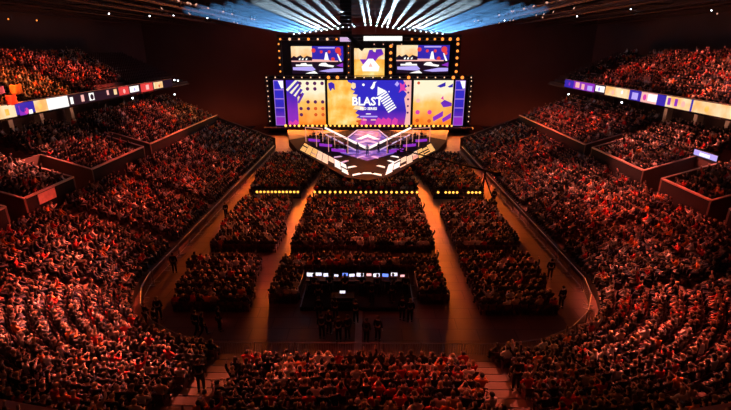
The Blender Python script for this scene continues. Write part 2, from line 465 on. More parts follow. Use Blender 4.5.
def figure_meshes(pose, tone):
    key = (pose, tone)
    if key in BODY: return BODY[key]
    V, E, R, O, k = chain(pose, 'body')
    me = skin_mesh('body', V, E, R, 1)
    ex = MB(); h = k['hd']
    ex.ball((h[0], h[1]+0.105, h[2]-0.005), 0.02, 6, 4, 0, (0.8, 1.0, 1.4))        # nose
    for s in (-1, 1):
        ex.ball((h[0]+s*0.036, h[1]+0.092, h[2]+0.022), 0.012, 6, 4, 1)             # eyes at half head height
        ex.ball((h[0]+s*0.092, h[1]+0.0, h[2]), 0.026, 6, 4, 0, (0.4, 0.8, 1.2))    # ears
    ex.ball((h[0], h[1]+0.09, h[2]-0.05), 0.02, 6, 4, 2, (1.4, 0.6, 0.35))          # mouth
    for i, s in enumerate((-1, 1)):                                                 # five separate fingers
        a = k['arms'][i]; wr = Vector(mir(a[1], s)); hn = Vector(mir(a[2], s)); d = (hn-wr).normalized()
        side = d.cross(Vector((0, 0, 1))) if abs(d.z) < 0.8 else Vector((1, 0, 0)); side.normalize()
        dn = d.cross(side).normalized(); dn = dn if dn.z < 0 else -dn
        for q in range(4):
            b = hn + side*(q-1.5)*0.021 + d*0.01; ln = (0.045, 0.055, 0.05, 0.038)[q]
            m_ = b + d*ln + dn*0.006; e = m_ + d*ln*0.6 + dn*0.024
            ex.bar(b, m_, 0.0095, 5, 0, 0.0085); ex.bar(m_, e, 0.0085, 5, 0, 0.007)
        tb = wr + d*0.03 + side*(-s)*0.028; tm = tb + (d*0.6+side*(-s)*0.75).normalized()*0.035
        ex.bar(tb, tm, 0.011, 5, 0, 0.010); ex.bar(tm, tm + d*0.03, 0.010, 5, 0, 0.008)
    out = merge_mb(me, ex, 0).mesh('body', [SKINM[tone], M['eye'], mat('lip', (0.4, 0.14, 0.12), 0.5) if 'lip' not in bpy.data.materials else bpy.data.materials['lip']], True)
    if ('top', pose) not in BODY:
        V, E, R, O, _ = chain(pose, 'top', 0.014); BODY[('top', pose)] = skin_mesh('shirt', V, E, R, 1)
        BODY[('top', pose)].materials.clear(); BODY[('top', pose)].materials.append(M['cloth'])
        V, E, R, O, _ = chain(pose, 'bottom', 0.012); BODY[('bot', pose)] = skin_mesh('trousers', V, E, R, 1)
        BODY[('bot', pose)].materials.clear(); BODY[('bot', pose)].materials.append(M['cloth'])
        for nm_, long_ in (('short', 0), ('long', 1)):
            mb = MB(); mb.ball((h[0], h[1]-0.012, h[2]+0.032), 0.112, 12, 8, 0, (0.92, 1.0, 0.98))
            # open the front below the brow
            keep = []
            for f in mb.f:
                c = [sum(mb.v[i][a] for i in f)/len(f) for a in range(3)]
                if c[1] > h[1]+0.035 and c[2] < h[2]+0.062: continue
                if c[2] < h[2]-0.045 and not (c[1] < h[1]-0.02 and long_): continue
                keep.append(f)
            mb.f = keep; mb.m = [0]*len(keep)
            if long_: mb.ball((h[0], h[1]-0.085, h[2]-0.08), 0.075, 8, 6, 0, (1.05, 0.5, 1.7))
            BODY[('hair', pose, nm_)] = mb.mesh('hair', M['hair'], True)
        sm = MB()
        for i, s in enumerate((-1, 1)):
            _h, _k, an, toe = k['legs'][i]; an = mir(an, s); toe = mir(toe, s)
            d = Vector((toe[0]-an[0], toe[1]-an[1], 0)).normalized()
            mid = Vector(((an[0]+toe[0])/2, (an[1]+toe[1])/2, min(an[2], toe[2])+0.005))
            sm = MB(); sm.bar(mid - d*0.13, mid + d*0.12, 0.055, 8, 0, 0.042)
            BODY[('shoe', pose, i)] = sm.mesh('shoe', M['shoe'], True)
    BODY[key] = out
    return out
TOPS = [('black', (0.012,0.011,0.012), .40), ('dark grey', (0.05,0.048,0.05), .14), ('navy', (0.015,0.02,0.06), .10), ('grey', (0.14,0.135,0.135), .09),
        ('white', (0.8,0.77,0.75), .10), ('red', (0.6,0.03,0.03), .09), ('orange', (0.8,0.22,0.04), .04), ('beige', (0.45,0.33,0.24), .04)]
HAIRS = [(0.015,0.01,0.008), (0.04,0.022,0.012), (0.10,0.055,0.03), (0.3,0.2,0.1), (0.02,0.018,0.018)]
BOTS = [(0.02,0.025,0.05), (0.012,0.012,0.014), (0.05,0.06,0.09), (0.09,0.08,0.06)]
def person(name, pose, loc, rz, label, group, top, hair=None, bot=None, tone=None, long_=None, scale=1.0, hold=None):
    tone = random.choice([0, 0, 1, 2, 2, 3, 4]) if tone is None else tone
    o = put(name, figure_meshes(pose, tone), None, loc, rz); o.scale = (scale,)*3
    tag(o, label, 'person', group)
    t = put('shirt', BODY[('top', pose)], o); t.color = (*top, 1)
    b = put('trousers', BODY[('bot', pose)], o); b.color = (*(bot or random.choice(BOTS)), 1)
    hr = put('hair', BODY[('hair', pose, 'long' if (random.random() < .3 if long_ is None else long_) else 'short')], o); hr.color = (*(hair or random.choice(HAIRS)), 1)
    [put('shoe', BODY[('shoe', pose, q)], o) for q in (0, 1)]
    return o

# low crowd templates (numpy, triangulated)
TPL = []
for pose in ('rest', 'clap', 'raised', 'phone', 'lean', 'wave', 'stand'):
    V, E, R, O, k = chain(pose, 'low')
    me = skin_mesh('tpl', V, E, R, 0)
    me.calc_loop_triangles()
    vv = np.array([tuple(v.co) for v in me.vertices]); tt = np.array([tuple(t.vertices) for t in me.loop_triangles])
    J = np.array(V); Rm = np.array([max(r) for r in R])
    dd = np.linalg.norm(vv[:, None]-J[None], axis=2)/Rm[None]
    role = np.array(O)[dd.argmin(1)]
    hd = np.array(k['hd'])
    hair = (role == 0) & (vv[:, 2] > hd[2]-0.05) & ((vv[:, 1] < hd[1]+0.02) | (vv[:, 2] > hd[2]+0.07)) & (np.linalg.norm(vv-hd, axis=1) < 0.25)
    role = role.copy(); role[hair] = 4
    TPL.append((vv, tt, role)); bpy.data.meshes.remove(me)

seats = []      # (x, y, z, facing angle rz, section, row)  rz=0 faces +y
def face_to(x, y, tx, ty): return math.atan2(ty-y, tx-x) - PI/2
def ang_mix(a, b, t):
    d = (b-a+PI) % (2*PI) - PI
    return a + d*t
def in_poly(x, y, P):
    c = False; n = len(P); j = n-1
    for i in range(n):
        if (P[i][1] > y) != (P[j][1] > y) and x < (P[j][0]-P[i][0])*(y-P[i][1])/(P[j][1]-P[i][1])+P[i][0]: c = not c
        j = i
    return c
# stands
def ordinal(k): return ['front','second','third','fourth','fifth','sixth','seventh','eighth','ninth','tenth','eleventh','twelfth','top'][min(k,12)]
for k in range(NL):
    s = 0.3
    while s < STOT-0.2:
        x, y, t = curve(s, dl(k)+0.08)
        ds = 0.52 if not (L1 < s < L1+LA or STOT-L1-LA < s < STOT-L1) else 0.52*AR/(AR+dl(k))
        if min(abs(s-q) for q in WIDE) > 0.85 and min(abs(s-q) for q in STAIRS) > (0.62 if not (L1 < s < L1+LA or STOT-L1-LA < s < STOT-L1) else 0.3) :
            fa = t + PI - PI/2     # inward normal
            fs_ = face_to(x, y, 0, 70)
            sec = 'near' if L1+LA <= s <= L1+LA+L2 else ('near left corner' if L1 <= s < L1+LA else 'near right corner' if STOT-L1-LA < s <= STOT-L1 else 'left' if s < L1 else 'right')
            if not (sec == 'near' and k < 2) and not (sec.endswith('corner') and k < 1 and 18 > y): seats.append((x, y, zl(k), ang_mix(fa, fs_, 0.55), sec, k))
        s += ds
for k in range(NM):
    for (a, b) in vom_cut(0.3, MID_A) + vom_cut(MID_B, STOT-0.3):
        s = a+0.35
        while s < b-0.3:
            arc = (L1 < s < L1+LA or STOT-L1-LA < s < STOT-L1)
            if min(abs(s-q+5) for q in STAIRS) > 0.62:
                x, y, t = curve(s, dm(k)+0.08)
                seats.append((x, y, zm(k), ang_mix(t+PI/2, face_to(x, y, 0, 70), 0.55), 'middle left' if s < STOT/2 else 'middle right', k))
            s += 0.52*(AR/(AR+dm(k)) if arc else 1)
for sx in (-1, 1):
    for k in range(13):
        y = 20.0
        while y < (66+0.4*k if sx < 0 else 79):
            if abs((y+4) % 9.5) > 1.1:
                x = sx*(33.4+0.82*(k+0.55))
                if not (sx > 0 and y > 70 and rng.random() < 0.75) and not (sx < 0 and 56 < y and k < 3):
                    seats.append((x, y, 11.3+0.36*k, ang_mix(sx*PI/2, face_to(x, y, 0, 80), 0.5), 'upper left' if sx < 0 else 'upper right', k))
            y += 0.52
empties = []
for sx in (-1, 1):
    for k in range(1, 13):
        for y in np.arange(66+0.4*k if sx < 0 else 79, 83, 0.55):
            empties.append((sx*(33.4+0.82*(k+0.5)), y, 11.3+0.36*k, sx*PI/2))
# floor blocks
SL = -7.7; SR = 7.6
STAGE = [(-16.8, 93), (-14.5, 80), (-11.6, 71.5), (-2.9, 55.4), (0, 53.9), (2.9, 55.4), (11.6, 71.5), (14.5, 80), (16.8, 93)]
BL = {'A left': [(-14.2,51.2),(-8.2,51.2),(-6.9,61.5),(-11.6,70.2),(-15.0,70.8),(-14.9,58)],
      'A centre': [(-6.2,51.2),(6.2,51.2),(6.4,61.0),(3.6,55.6),(0,53.0),(-3.6,55.6),(-6.4,61.0)],
      'A right': [(14.2,51.2),(8.2,51.2),(6.9,61.5),(11.6,70.2),(15.0,70.8),(14.9,58)],
      'B left': [(-14.2,48.2),(-8.4,48.2),(-7.9,35.0),(-13.8,35.0)], 'B centre': [(-6.6,48.2),(6.2,48.2),(6.0,34.9),(-6.6,34.9)],
      'B right': [(14.2,47.4),(12.6,47.4),(8.2,45.4),(8.0,35.0),(13.5,35.0)],
      'C left': [(-14.2,33.0),(-8.3,33.0),(-8.0,25.7),(-13.2,25.7)], 'C centre': [(-6.8,33.0),(6.2,33.0),(6.0,26.8),(3.9,26.8),(3.9,30.9),(-4.8,30.9),(-4.8,26.8),(-6.6,26.8)],
      'C right': [(13.8,33.0),(8.0,33.0),(7.8,25.5),(13.0,25.5)]}
for nm_, P in BL.items():
    ys = [p[1] for p in P]; xs = [p[0] for p in P]; y = min(ys)+0.3; r = 0
    while y < max(ys):
        x = min(xs)+0.26
        while x < max(xs):
            if in_poly(x, y, P): seats.append((x, y, 0.0, face_to(x, y, 0, 95)*0.6, 'floor', r))
            x += 0.53
        y += 0.88; r += 1
print('seats', len(seats))

occ = [s for s in seats if rng.random() < (0.93 if s[4] != 'middle left' else 0.88)]
inview = []
for i, s in enumerate(occ):
    u, v_, dep = project((s[0], s[1], s[2]+1.1))
    if 2 < u < 729 and 2 < v_ < 407: inview.append((dep, i))
inview.sort()
NEAR = 265
near = [i for _, i in inview[:NEAR]]
nearset = set(near)
nicesec = {'near': 'stand nearest the camera', 'near left corner': 'near left corner stand', 'near right corner': 'near right corner stand', 'floor': 'floor', 'left': 'left stand', 'right': 'right stand',
           'middle left': 'middle tier on the left', 'middle right': 'middle tier on the right'}
posew = [('rest', .42, 'hands on lap'), ('clap', .2, 'clapping'), ('raised', .05, 'both arms up'), ('phone', .14, 'hands at chest'), ('lean', .14, 'leaning forward'), ('wave', .05, 'one arm up')]
def pick(lst, wi):
    r = rng.random(); a = 0
    for q in lst:
        a += q[wi]
        if r < a: return q
    return lst[-1]
seat_lo = MB().box(-0.22, 0.22, -0.14, 0.26, 0.36, 0.41).box(-0.22, 0.22, -0.225, -0.185, 0.40, 0.82).box(-0.2, -0.16, -0.18, 0.2, 0.0, 0.36).box(0.16, 0.2, -0.18, 0.2, 0.0, 0.36)
seat_me = seat_lo.mesh('stadium_seat', M['seat'])
for i in near:
    x, y, z, rz, sec, k = occ[i]
    p = pick(posew, 1); tp = pick(TOPS, 2)
    person('spectator', p[0], (x, y, z), rz+rng.normal(0, 0.15), 'spectator, %s top, %s, %s row of the %s' % (tp[0], p[2], ordinal(k), nicesec[sec]),
           'spectators seated in the '+nicesec[sec], tp[1], scale=float(rng.uniform(0.96, 1.05)))
    tag(put('stadium_seat', seat_me, None, (x, y, z), rz), 'dark red seat under a spectator in the %s row of the %s' % (ordinal(k), nicesec[sec]), 'seat', 'seats in the '+nicesec[sec])

def bake_crowd(name, lst, skip):
    Vs, Ts, Cs = [], [], []; off = 0
    for i, s in enumerate(lst):
        if i in skip: continue
        u, v_, dep = project((s[0], s[1], s[2]+1.0))
        if not (-60 < u < 791 and -40 < v_ < 480): continue
        w_ = [p[1] for p in posew]; ti = rng.choice(6, p=[x/sum(w_) for x in w_])
        vv, tt, role = TPL[ti]
        a = s[3] + rng.normal(0, 0.2); c, sn = math.cos(a), math.sin(a); k = rng.uniform(0.94, 1.06)
        x, y = vv[:, 0]*k, vv[:, 1]*k
        P = np.stack([s[0]+rng.normal(0, .03)+x*c-y*sn, s[1]+rng.normal(0, .03)+x*sn+y*c, s[2]+vv[:, 2]*k], 1)
        top = pick(TOPS, 2)[1]; sk = SKINS[rng.choice([0, 0, 1, 2, 2, 3, 4])]
        pal = np.array([(*sk, 1), (*top, 1), (*BOTS[rng.integers(4)], 1), (0.03, 0.03, 0.03, 1), (*HAIRS[rng.integers(5)], 1)])
        Vs.append(P); Ts.append(tt+off); Cs.append(pal[role]); off += len(vv)
    V = np.concatenate(Vs).astype(np.float32); T = np.concatenate(Ts).astype(np.int32); Cc = np.concatenate(Cs).astype(np.float32)
    me = bpy.data.meshes.new(name)
    me.vertices.add(len(V)); me.vertices.foreach_set('co', V.ravel())
    me.loops.add(T.size); me.loops.foreach_set('vertex_index', T.ravel())
    me.polygons.add(len(T)); me.polygons.foreach_set('loop_start', np.arange(0, T.size, 3, dtype=np.int32))
    try: me.polygons.foreach_set('loop_total', np.full(len(T), 3, dtype=np.int32))
    except Exception: pass
    me.update(calc_edges=True)
    at = me.attributes.new('col', 'FLOAT_COLOR', 'POINT'); at.data.foreach_set('color', Cc.ravel())
    me.polygons.foreach_set('use_smooth', np.ones(len(T), dtype=bool))
    me.materials.append(M['crowd']); me.validate()
    print(name, len(V), len(T))
    return put(name, me)
tag(bake_crowd('crowd', occ, nearset), 'thousands of seated spectators filling the floor blocks and all the tiers', 'crowd', None, 'stuff')

def bake_seats(lst):
    vv = np.array(seat_lo.v); ff = np.array(seat_lo.f); n = len(lst)
    A = np.array([s[3] for s in lst]); c, sn = np.cos(A)[:, None], np.sin(A)[:, None]
    P = np.stack([np.array([s[0] for s in lst])[:, None] + vv[:, 0]*c - vv[:, 1]*sn, np.array([s[1] for s in lst])[:, None] + vv[:, 0]*sn + vv[:, 1]*c,
                  np.array([s[2] for s in lst])[:, None] + vv[:, 2]*np.ones((n, 1))], 2).reshape(-1, 3).astype(np.float32)
    T = (ff[None] + (np.arange(n)*len(vv))[:, None, None]).reshape(-1, 4).astype(np.int32)
    me = bpy.data.meshes.new('stadium_seating'); me.vertices.add(len(P)); me.vertices.foreach_set('co', P.ravel())
    me.loops.add(T.size); me.loops.foreach_set('vertex_index', T.ravel())
    me.polygons.add(len(T)); me.polygons.foreach_set('loop_start', np.arange(0, T.size, 4, dtype=np.int32))
    me.update(calc_edges=True); me.materials.append(M['seat']); me.validate()
    return put('stadium_seating', me)
nearkeys = set((occ[i][0], occ[i][1]) for i in near)
rest = [s[:4] for s in seats if (s[0], s[1]) not in nearkeys and (lambda q: -20 < q[0] < 751 and -20 < q[1] < 440)(project((s[0], s[1], s[2]+0.8)))] + empties
tag(bake_seats(rest), 'rows of dark seats under the crowd and standing empty high in the upper tiers', 'seating', None, 'stuff')

# ------------------------------------------------------------------ crowd barriers along the floor edge
bar_f = MB()
L_ = 2.3
bar_f.bar((-L_/2, 0, 1.08), (L_/2, 0, 1.08), 0.03, 6); bar_f.bar((-L_/2, 0, 0.18), (L_/2, 0, 0.18), 0.022, 6)
bar_f.bar((-L_/2+0.02, 0, 0.0), (-L_/2+0.02, 0, 1.1), 0.03, 6); bar_f.bar((L_/2-0.02, 0, 0.0), (L_/2-0.02, 0, 1.1), 0.03, 6)
bar_b = MB()
for i in range(15): bar_b.bar((-L_/2+0.15+i*0.143, 0, 0.18), (-L_/2+0.15+i*0.143, 0, 1.08), 0.012, 4)
foot_b = MB().box(-0.04, 0.04, -0.32, 0.32, 0, 0.03)
mfr, mba, mft = bar_f.mesh('top_rail', M['steel']), bar_b.mesh('bars', M['steel']), foot_b.mesh('foot', M['steel'])
s = 0.0
while s < STOT:
    x, y, t = curve(min(s+1.2, STOT-0.01), 0.0)
    seg = 'left' if s < L1 else 'near left corner' if s < L1+LA else 'near' if s < L1+LA+L2 else 'near right corner' if s < L1+2*LA+L2 else 'right'
    if y < 75:
        e = put('crowd_barrier', mfr, None, (x, y, 0), t+PI/2)
        tag(e, 'grey steel crowd barrier segment in front of the %s stand' % seg, 'barrier', 'crowd barriers of the %s stand' % seg)
        put('bars', mba, e)
        for q in (-0.9, 0.9): put('foot', mft, e, (q, 0, 0))
    s += 2.42

# ------------------------------------------------------------------ stage
st = thing('stage', 'angular concert stage with glowing stripes under the big screens', 'stage')
MB().prism(STAGE, 0, 1.15).build('deck', M['deck'], st)
MB().prism([(-16.6,90.5),(-14.4,80.2),(-8.6,86.4),(-3.8,90.4)][::-1], 1.15, 1.165).build('back_glow_deck', M['glow_deck'], st)  # paler sheets added on the deck to carry the orange glow
MB().prism([(16.6,90.5),(14.4,80.2),(8.6,86.4),(3.8,90.4)], 1.15, 1.165).build('back_glow_deck', M['glow_deck'], st)
zt = 1.17
def strip(parent, pts, m, z=zt, h=0.04, name='led_strip'):
    return MB().prism(pts, z, z+h).build(name, m, parent)
def lerp2(a, b, t): return (a[0]+(b[0]-a[0])*t, a[1]+(b[1]-a[1])*t)
r2 = random.Random(3)
for sx in (-1, 1):
    # chevron of parallel glowing stripes along each front edge, stepping inwards
    for j in range(7):
        off = j*0.8
        a = (sx*11.2, 71.6+off); b = (sx*(2.4+0.1*j), 56.2+off)
        for g in range(8):
            t0, t1 = g/8+0.006, (g+1)/8-0.006
            p, q = lerp2(a, b, t0), lerp2(a, b, t1)
            m = M['led_amber'] if t0 < 0.30 else (M['led_peach'] if t0 < 0.66 else M['led_white'])
            if r2.random() < 0.16: continue
            if j in (1, 2, 3) and 0.2 < t0 < 0.5 and r2.random() < 0.4: m = M['led_pink']
            pts = [(p[0], p[1]), (q[0], q[1]), (q[0], q[1]+0.46), (p[0], p[1]+0.46)]
            strip(st, pts[::-1] if sx < 0 else pts, m)
# big V of light tubes
def tube(a, b, r, m, parent, name='light_tube'): return MB().bar(a, b, r, 6).build(name, m, parent)
for sx in (-1, 1):
    tube((sx*8.4, 86.8, 2.2), (0, 71.0, 1.5), 0.19, M['led_white'], st)
    tube((sx*8.0, 83.5, 1.5), (sx*2.0, 71.0, 1.3), 0.11, M['led_lilac'], st)
    tube((sx*3.9, 80.8, 1.3), (sx*2.2, 89.5, 1.3), 0.12, M['led_lilac'], st)
    tube((sx*3.9, 80.8, 1.3), (0.0, 73.5, 1.3), 0.10, M['led_lilac'], st)
tube((-2.2, 89.5, 1.3), (2.2, 89.5, 1.3), 0.12, M['led_pink'], st)
MB().prism([(-3.6,80.8),(-2.0,89.2),(2.0,89.2),(3.6,80.8),(0,74)], zt, zt+0.02).build('led_floor', M['led_violet'], st)
MB().prism([(-5.5,74.5),(-0.5,71),(0.5,71),(5.5,74.5),(4.2,69),(0,64.2),(-4.2,69)], zt, zt+0.015).build('led_floor', M['led_violet'], st)
strip(st, [(-2.2,80.5),(0,85.5),(2.2,80.5),(1.2,80.5),(0,83),(-1.2,80.5)], M['led_white'])
strip(st, [(-2.6,76.8),(0,80.0),(2.6,76.8),(1.5,76.8),(0,78.4),(-1.5,76.8)], M['led_lilac'])
for (x0, y0, a) in ((-2.2,60.5,.5),(2.0,60.8,-.6),(-3.4,63.5,.8),(3.6,63.7,-.8),(0,57.2,0),(-1.1,66.5,.6),(1.2,66.3,-.6),(4.3,66.8,-.5),(-1.4,56.6,.5),(1.4,56.6,-.5),(-4.6,66.6,.4)):
    c, s_ = math.cos(a), math.sin(a); P = []
    for (u, v_) in ((-.7,-.22),(.7,-.22),(0.5,.22),(-0.5,.22)): P.append((x0+u*c-v_*s_, y0+u*s_*1.5+v_*c*1.5))
    strip(st, P, M['led_white'] if y0 < 62 or x0 > 3 else M['led_lilac'])
# riser steps under the front tip
for j in range(4):
    w_ = 3.2-0.7*j
    MB().prism([(-w_,53.2-0.0*j),(w_,53.2),(w_*0.6,52.6+0.25*j),(-w_*0.6,52.6+0.25*j)], 0, 0.25+0.25*j).build('step', M['deck'], st)
# back riser and cladding below the screens
MB().box(-21.5, 21.5, 90.6, 92.9, 1.15, 1.55).build('riser', M['deck'], st)
# player booths: desk with glowing front, light frame
def booth(x, y, rz, label):
    b = thing('player_booth', label, 'booth', (x, y, zt), rz, 'player booths on the stage')
    MB().box(-1.5, 1.5, -0.35, 0.35, 0.70, 0.76).build('desk_top', M['black'], b)
    MB().box(-1.3, 1.3, -0.38, -0.33, 0.12, 0.58).build('front_screen', M['s_purple'], b)
    for q in (-1.4, 1.4): MB().box(q-0.04, q+0.04, -0.3, 0.3, 0, 0.7).build('leg', M['black'], b)
    f = MB(); f.bar((-1.75, -0.5, 0), (-1.75, -0.5, 2.6), 0.06); f.bar((1.75, -0.5, 0), (1.75, -0.5, 2.6), 0.06); f.bar((-1.75, -0.5, 2.6), (1.75, -0.5, 2.6), 0.06)
    f.build('light_frame', M['led_pink'], b)
    for q in (-1.1, -0.4, 0.4, 1.1):
        m_ = MB().box(q-0.24, q+0.24, -0.06, -0.03, 0.86, 1.16, 0).box(q-0.22, q+0.22, -0.03, -0.028, 0.88, 1.14, 1).box(q-0.03, q+0.03, -0.08, -0.03, 0.76, 0.9, 0).box(q-0.1, q+0.1, -0.12, 0.03, 0.76, 0.775, 0)
        m_.build('monitor', [M['black'], M['led_blue']], b)
for i, (x, y) in enumerate(((9.3,77.2),(6.9,73.0),(4.5,69.0))):
    nmz = ('outermost', 'middle', 'innermost')[i]
    booth(-x, y+0.9, -0.42, 'player booth with violet front and light frame, %s on the left half of the stage' % nmz)
    booth(x, y+0.9, 0.42, 'player booth with violet front and light frame, %s on the right half of the stage' % nmz)
def crew(lst, name, pose, label, group, top, **k):
    for (x, y, z, rz) in lst: person(name, pose, (x, y, z), rz, label, group, top, **k)
for sx, sd in ((-1, 'left'), (1, 'right')):
    for i, (x, y) in enumerate(((9.3,78.9),(6.9,74.7),(4.5,70.7))):
        for q in (-0.7, 0.7):
            person('player', 'stand_desk', (sx*x+q*math.cos(0.42)-0.2*sx, y+sx*q*math.sin(0.42)+0.1, zt), PI+sx*0.42, 'player in %s top behind the %s booth on the %s of the stage' % (('dark','white','red')[i], ('outermost','middle','innermost')[i], sd), 'players on the stage', ((0.03,0.03,0.04),(0.7,0.68,0.7),(0.5,0.03,0.04))[i])
for i, (x, y, c, l) in enumerate(((0.0,67.5,(0.6,0.6,0.65),'host in a pale top at the centre of the stage'),(-1.6,69.0,(0.03,0.03,0.05),'host in dark clothes left of the stage centre'),(1.8,69.4,(0.05,0.04,0.04),'host in dark clothes right of the stage centre'))):
    person('stage_host', 'stand', (x, y, zt), PI*(1-0.1*i), l, None, c)

# ------------------------------------------------------------------ screens
YS = 93.5
class Canvas:
    def __init__(s, w_, h_): s.w, s.h = w_, h_; s.mb = MB(); s.mats = []; s.L = 0
    def mi(s, key):
        if key not in s.mats: s.mats.append(key)
        return s.mats.index(key)
    def poly(s, pts, key, lay=1):
        from mathutils.geometry import tessellate_polygon
        P = [Vector((u*s.w, v_*s.h, 0)) for u, v_ in pts]
        tr = tessellate_polygon([P]); y = -0.025*lay
        vs = [(p.x, y, p.y) for p in P]; fs = []
        for t in tr:
            a, b, c = (P[i] for i in t)
            fs.append(t if (b-a).cross(c-a).z > 0 else t[::-1])
        s.mb.add(vs, fs, s.mi(key))
    def circ(s, u, v_, r, key, lay=2, n=14):
        s.poly([(u+r/s.w*math.cos(2*PI*i/n), v_+r/s.h*math.sin(2*PI*i/n)) for i in range(n)], key, lay)
    def rect(s, u0, v0, u1, v1, key, lay=1): s.poly([(u0,v0),(u1,v0),(u1,v1),(u0,v1)], key, lay)
    def text(s, body, u, v_, size, key, lay=3, bold=0.0):
        cu = bpy.data.curves.new('t', 'FONT'); cu.body = body; cu.size = size; cu.align_x = 'CENTER'; cu.offset = bold; cu.resolution_u = 2
        o = bpy.data.objects.new('t', cu); COL.objects.link(o); bpy.context.view_layer.update()
        me = bpy.data.meshes.new_from_object(o.evaluated_get(bpy.context.evaluated_depsgraph_get()))
        s.mb.add([(v.co.x+u*s.w, -0.025*lay, v.co.y+v_*s.h) for v in me.vertices], [tuple(p.vertices) for p in me.polygons], s.mi(key))
        bpy.data.objects.remove(o); bpy.data.curves.remove(cu); bpy.data.meshes.remove(me)
    def build(s, name, parent, loc=(0,0,0), rz=0):
        return s.mb.build(name, [M[k] for k in s.mats], parent, loc, rz)
def screen(name, label, x0, x1, z0, z1, draw, y=YS, group=None):
    t = thing(name, label, 'screen', (x0, y, z0), 0, group); w_, h_ = x1-x0, z1-z0
    c = Canvas(w_, h_); draw(c); c.build('picture', t)
    f = MB(); e = 0.14
    f.box(-e, 0, -0.12, 0.3, -e, h_+e).box(w_, w_+e, -0.12, 0.3, -e, h_+e).box(0, w_, -0.12, 0.3, -e, 0).box(0, w_, -0.12, 0.3, h_, h_+e).box(0, w_, 0.05, 0.3, 0, h_)
    f.build('frame', M['black'], t)
    return t
def d_main(c):
    c.rect(0, 0, 1, 1, 's_blue', 0)
    jag = [(0,0),(0.35,0),(0.37,.04),(0.33,.09),(0.42,.13),(0.34,.17),(0.38,.22),(0.33,.27),(0.36,.33),(0.31,.36),(0.35,.42),(0.30,.46),(0.34,.55),(0.29,.60),(0.36,.66),(0.30,.70),(0.33,.76),(0.28,.80),(0.30,.92),(0.25,.96),(0.24,1),(0,1)]
    c.poly(jag, 's_yellow', 1)
    c.poly([(0.31,.8),(.34,.84),(.335,.93),(.30,.95),(.28,.86)], 's_cream', 2); c.poly([(0.3,.58),(.34,.6),(.36,.68),(.31,.7)], 's_cream', 2); c.poly([(.3,.36),(.43,.33),(.44,.41),(.34,.45)], 's_cream', 2)
    c.poly([(0.01,.93),(.05,.96),(.085,.92),(.09,.78),(.06,.83),(.04,.76),(.02,.82)], 's_purple', 2)
    c.poly([(0.93,0),(1,0),(1,1),(0.9,1),(0.95,.86),(0.90,.80),(0.95,.70),(0.92,.6),(0.95,.3)], 's_pink', 1)
    for v_ in (.88,.73,.58,.43,.28): c.circ(.965, v_, .22, 's_dot', 2)
    c.poly([(.86,.95),(.90,.9),(.93,.98),(.92,.85),(.95,.76),(.89,.78),(.85,.72),(.87,.82)], 's_magenta', 2)
    for u in (.36,.42,.60,.66,.72,.80): c.poly([(u-.03,0),(u+.04,0),(u+.05,.12),(u+.01,.17),(u-.02,.1)], 's_magenta' if u > .4 else 's_dot_red', 1)
    c.circ(.43, .90, .26, 's_white'); c.poly([(.51,.83),(.535,.80),(.56,.84),(.57,.94),(.59,.97),(.55,.96),(.53,.88)], 's_white', 2)
    c.poly([(.83,.86),(.855,.92),(.83,.98),(.80,.91)], 's_lilac', 2); c.circ(.735, .75, .13, 's_white')
    c.text('BLAST', .475, .45, 2.3, 's_white', 4, 0.07)
    c.text('PRO SERIES', .49, .345, 0.72, 's_white', 4, 0.03)
    c.rect(.39,.175,.60,.205,'s_lilac',2); c.rect(.46,.24,.52,.26,'s_white',2); c.poly([(.42,.1),(.47,.1),(.47,.13),(.42,.13)],'s_pink',2); c.poly([(.52,.1),(.58,.1),(.58,.13),(.52,.13)],'s_pink',2)
    # striped pencil running down to the right
    A = Vector((.60*c.w, .86*c.h)); B = Vector((.785*c.w, .32*c.h)); d = (B-A).normalized(); nn = Vector((-d.y, d.x))
    wd = 1.02; ln = (B-A).length
    def Q(a, b): p = A + d*a + nn*b; return (p.x/c.w, p.y/c.h)
    c.poly([Q(0,0), Q(1.5,-wd), Q(1.7,wd)], 's_white', 3)
    k = 1.75
    while k < ln: c.poly([Q(k,-wd), Q(k+.3,-wd), Q(k+.3,wd), Q(k,wd)], 's_white', 3); k += .52
def d_wing_l(c):
    c.rect(0,0,1,1,'s_wing',0)
    c.poly([(0,0),(.28,0),(.28,.6),(0,.78)], 's_purple', 1); c.poly([(0,.8),(.0,1),(.24,1)], 's_purple', 1)
    for i in range(4):
        o = i*.085; c.poly([(.02+o,.74-o*.9),(.06+o,.71-o*.9),(.36+o*.4,.96-o*1.0),(.30+o*.4,.985-o*1.0)], 's_purple', 2)
    for ui, u in enumerate((.36,.55,.74,.94)):
        for vi, v_ in enumerate((.95,.81,.67,.52,.37,.23)):
            if (ui, vi) in ((3,1),(3,2),(0,1),(0,3),(1,2),(2,2),(1,5)): continue
            c.circ(u if u < .9 else .93, v_ if v_ < .94 else .93, .36, 's_dot' if vi < 4 and ui < 3 else ('s_dot_red' if vi > 3 and ui > 1 else 's_dot'), 2)
    c.poly([(0,.0),(.28,0),(.28,.06),(.2,.12),(.12,.05),(.05,.1)], 's_magenta', 2)
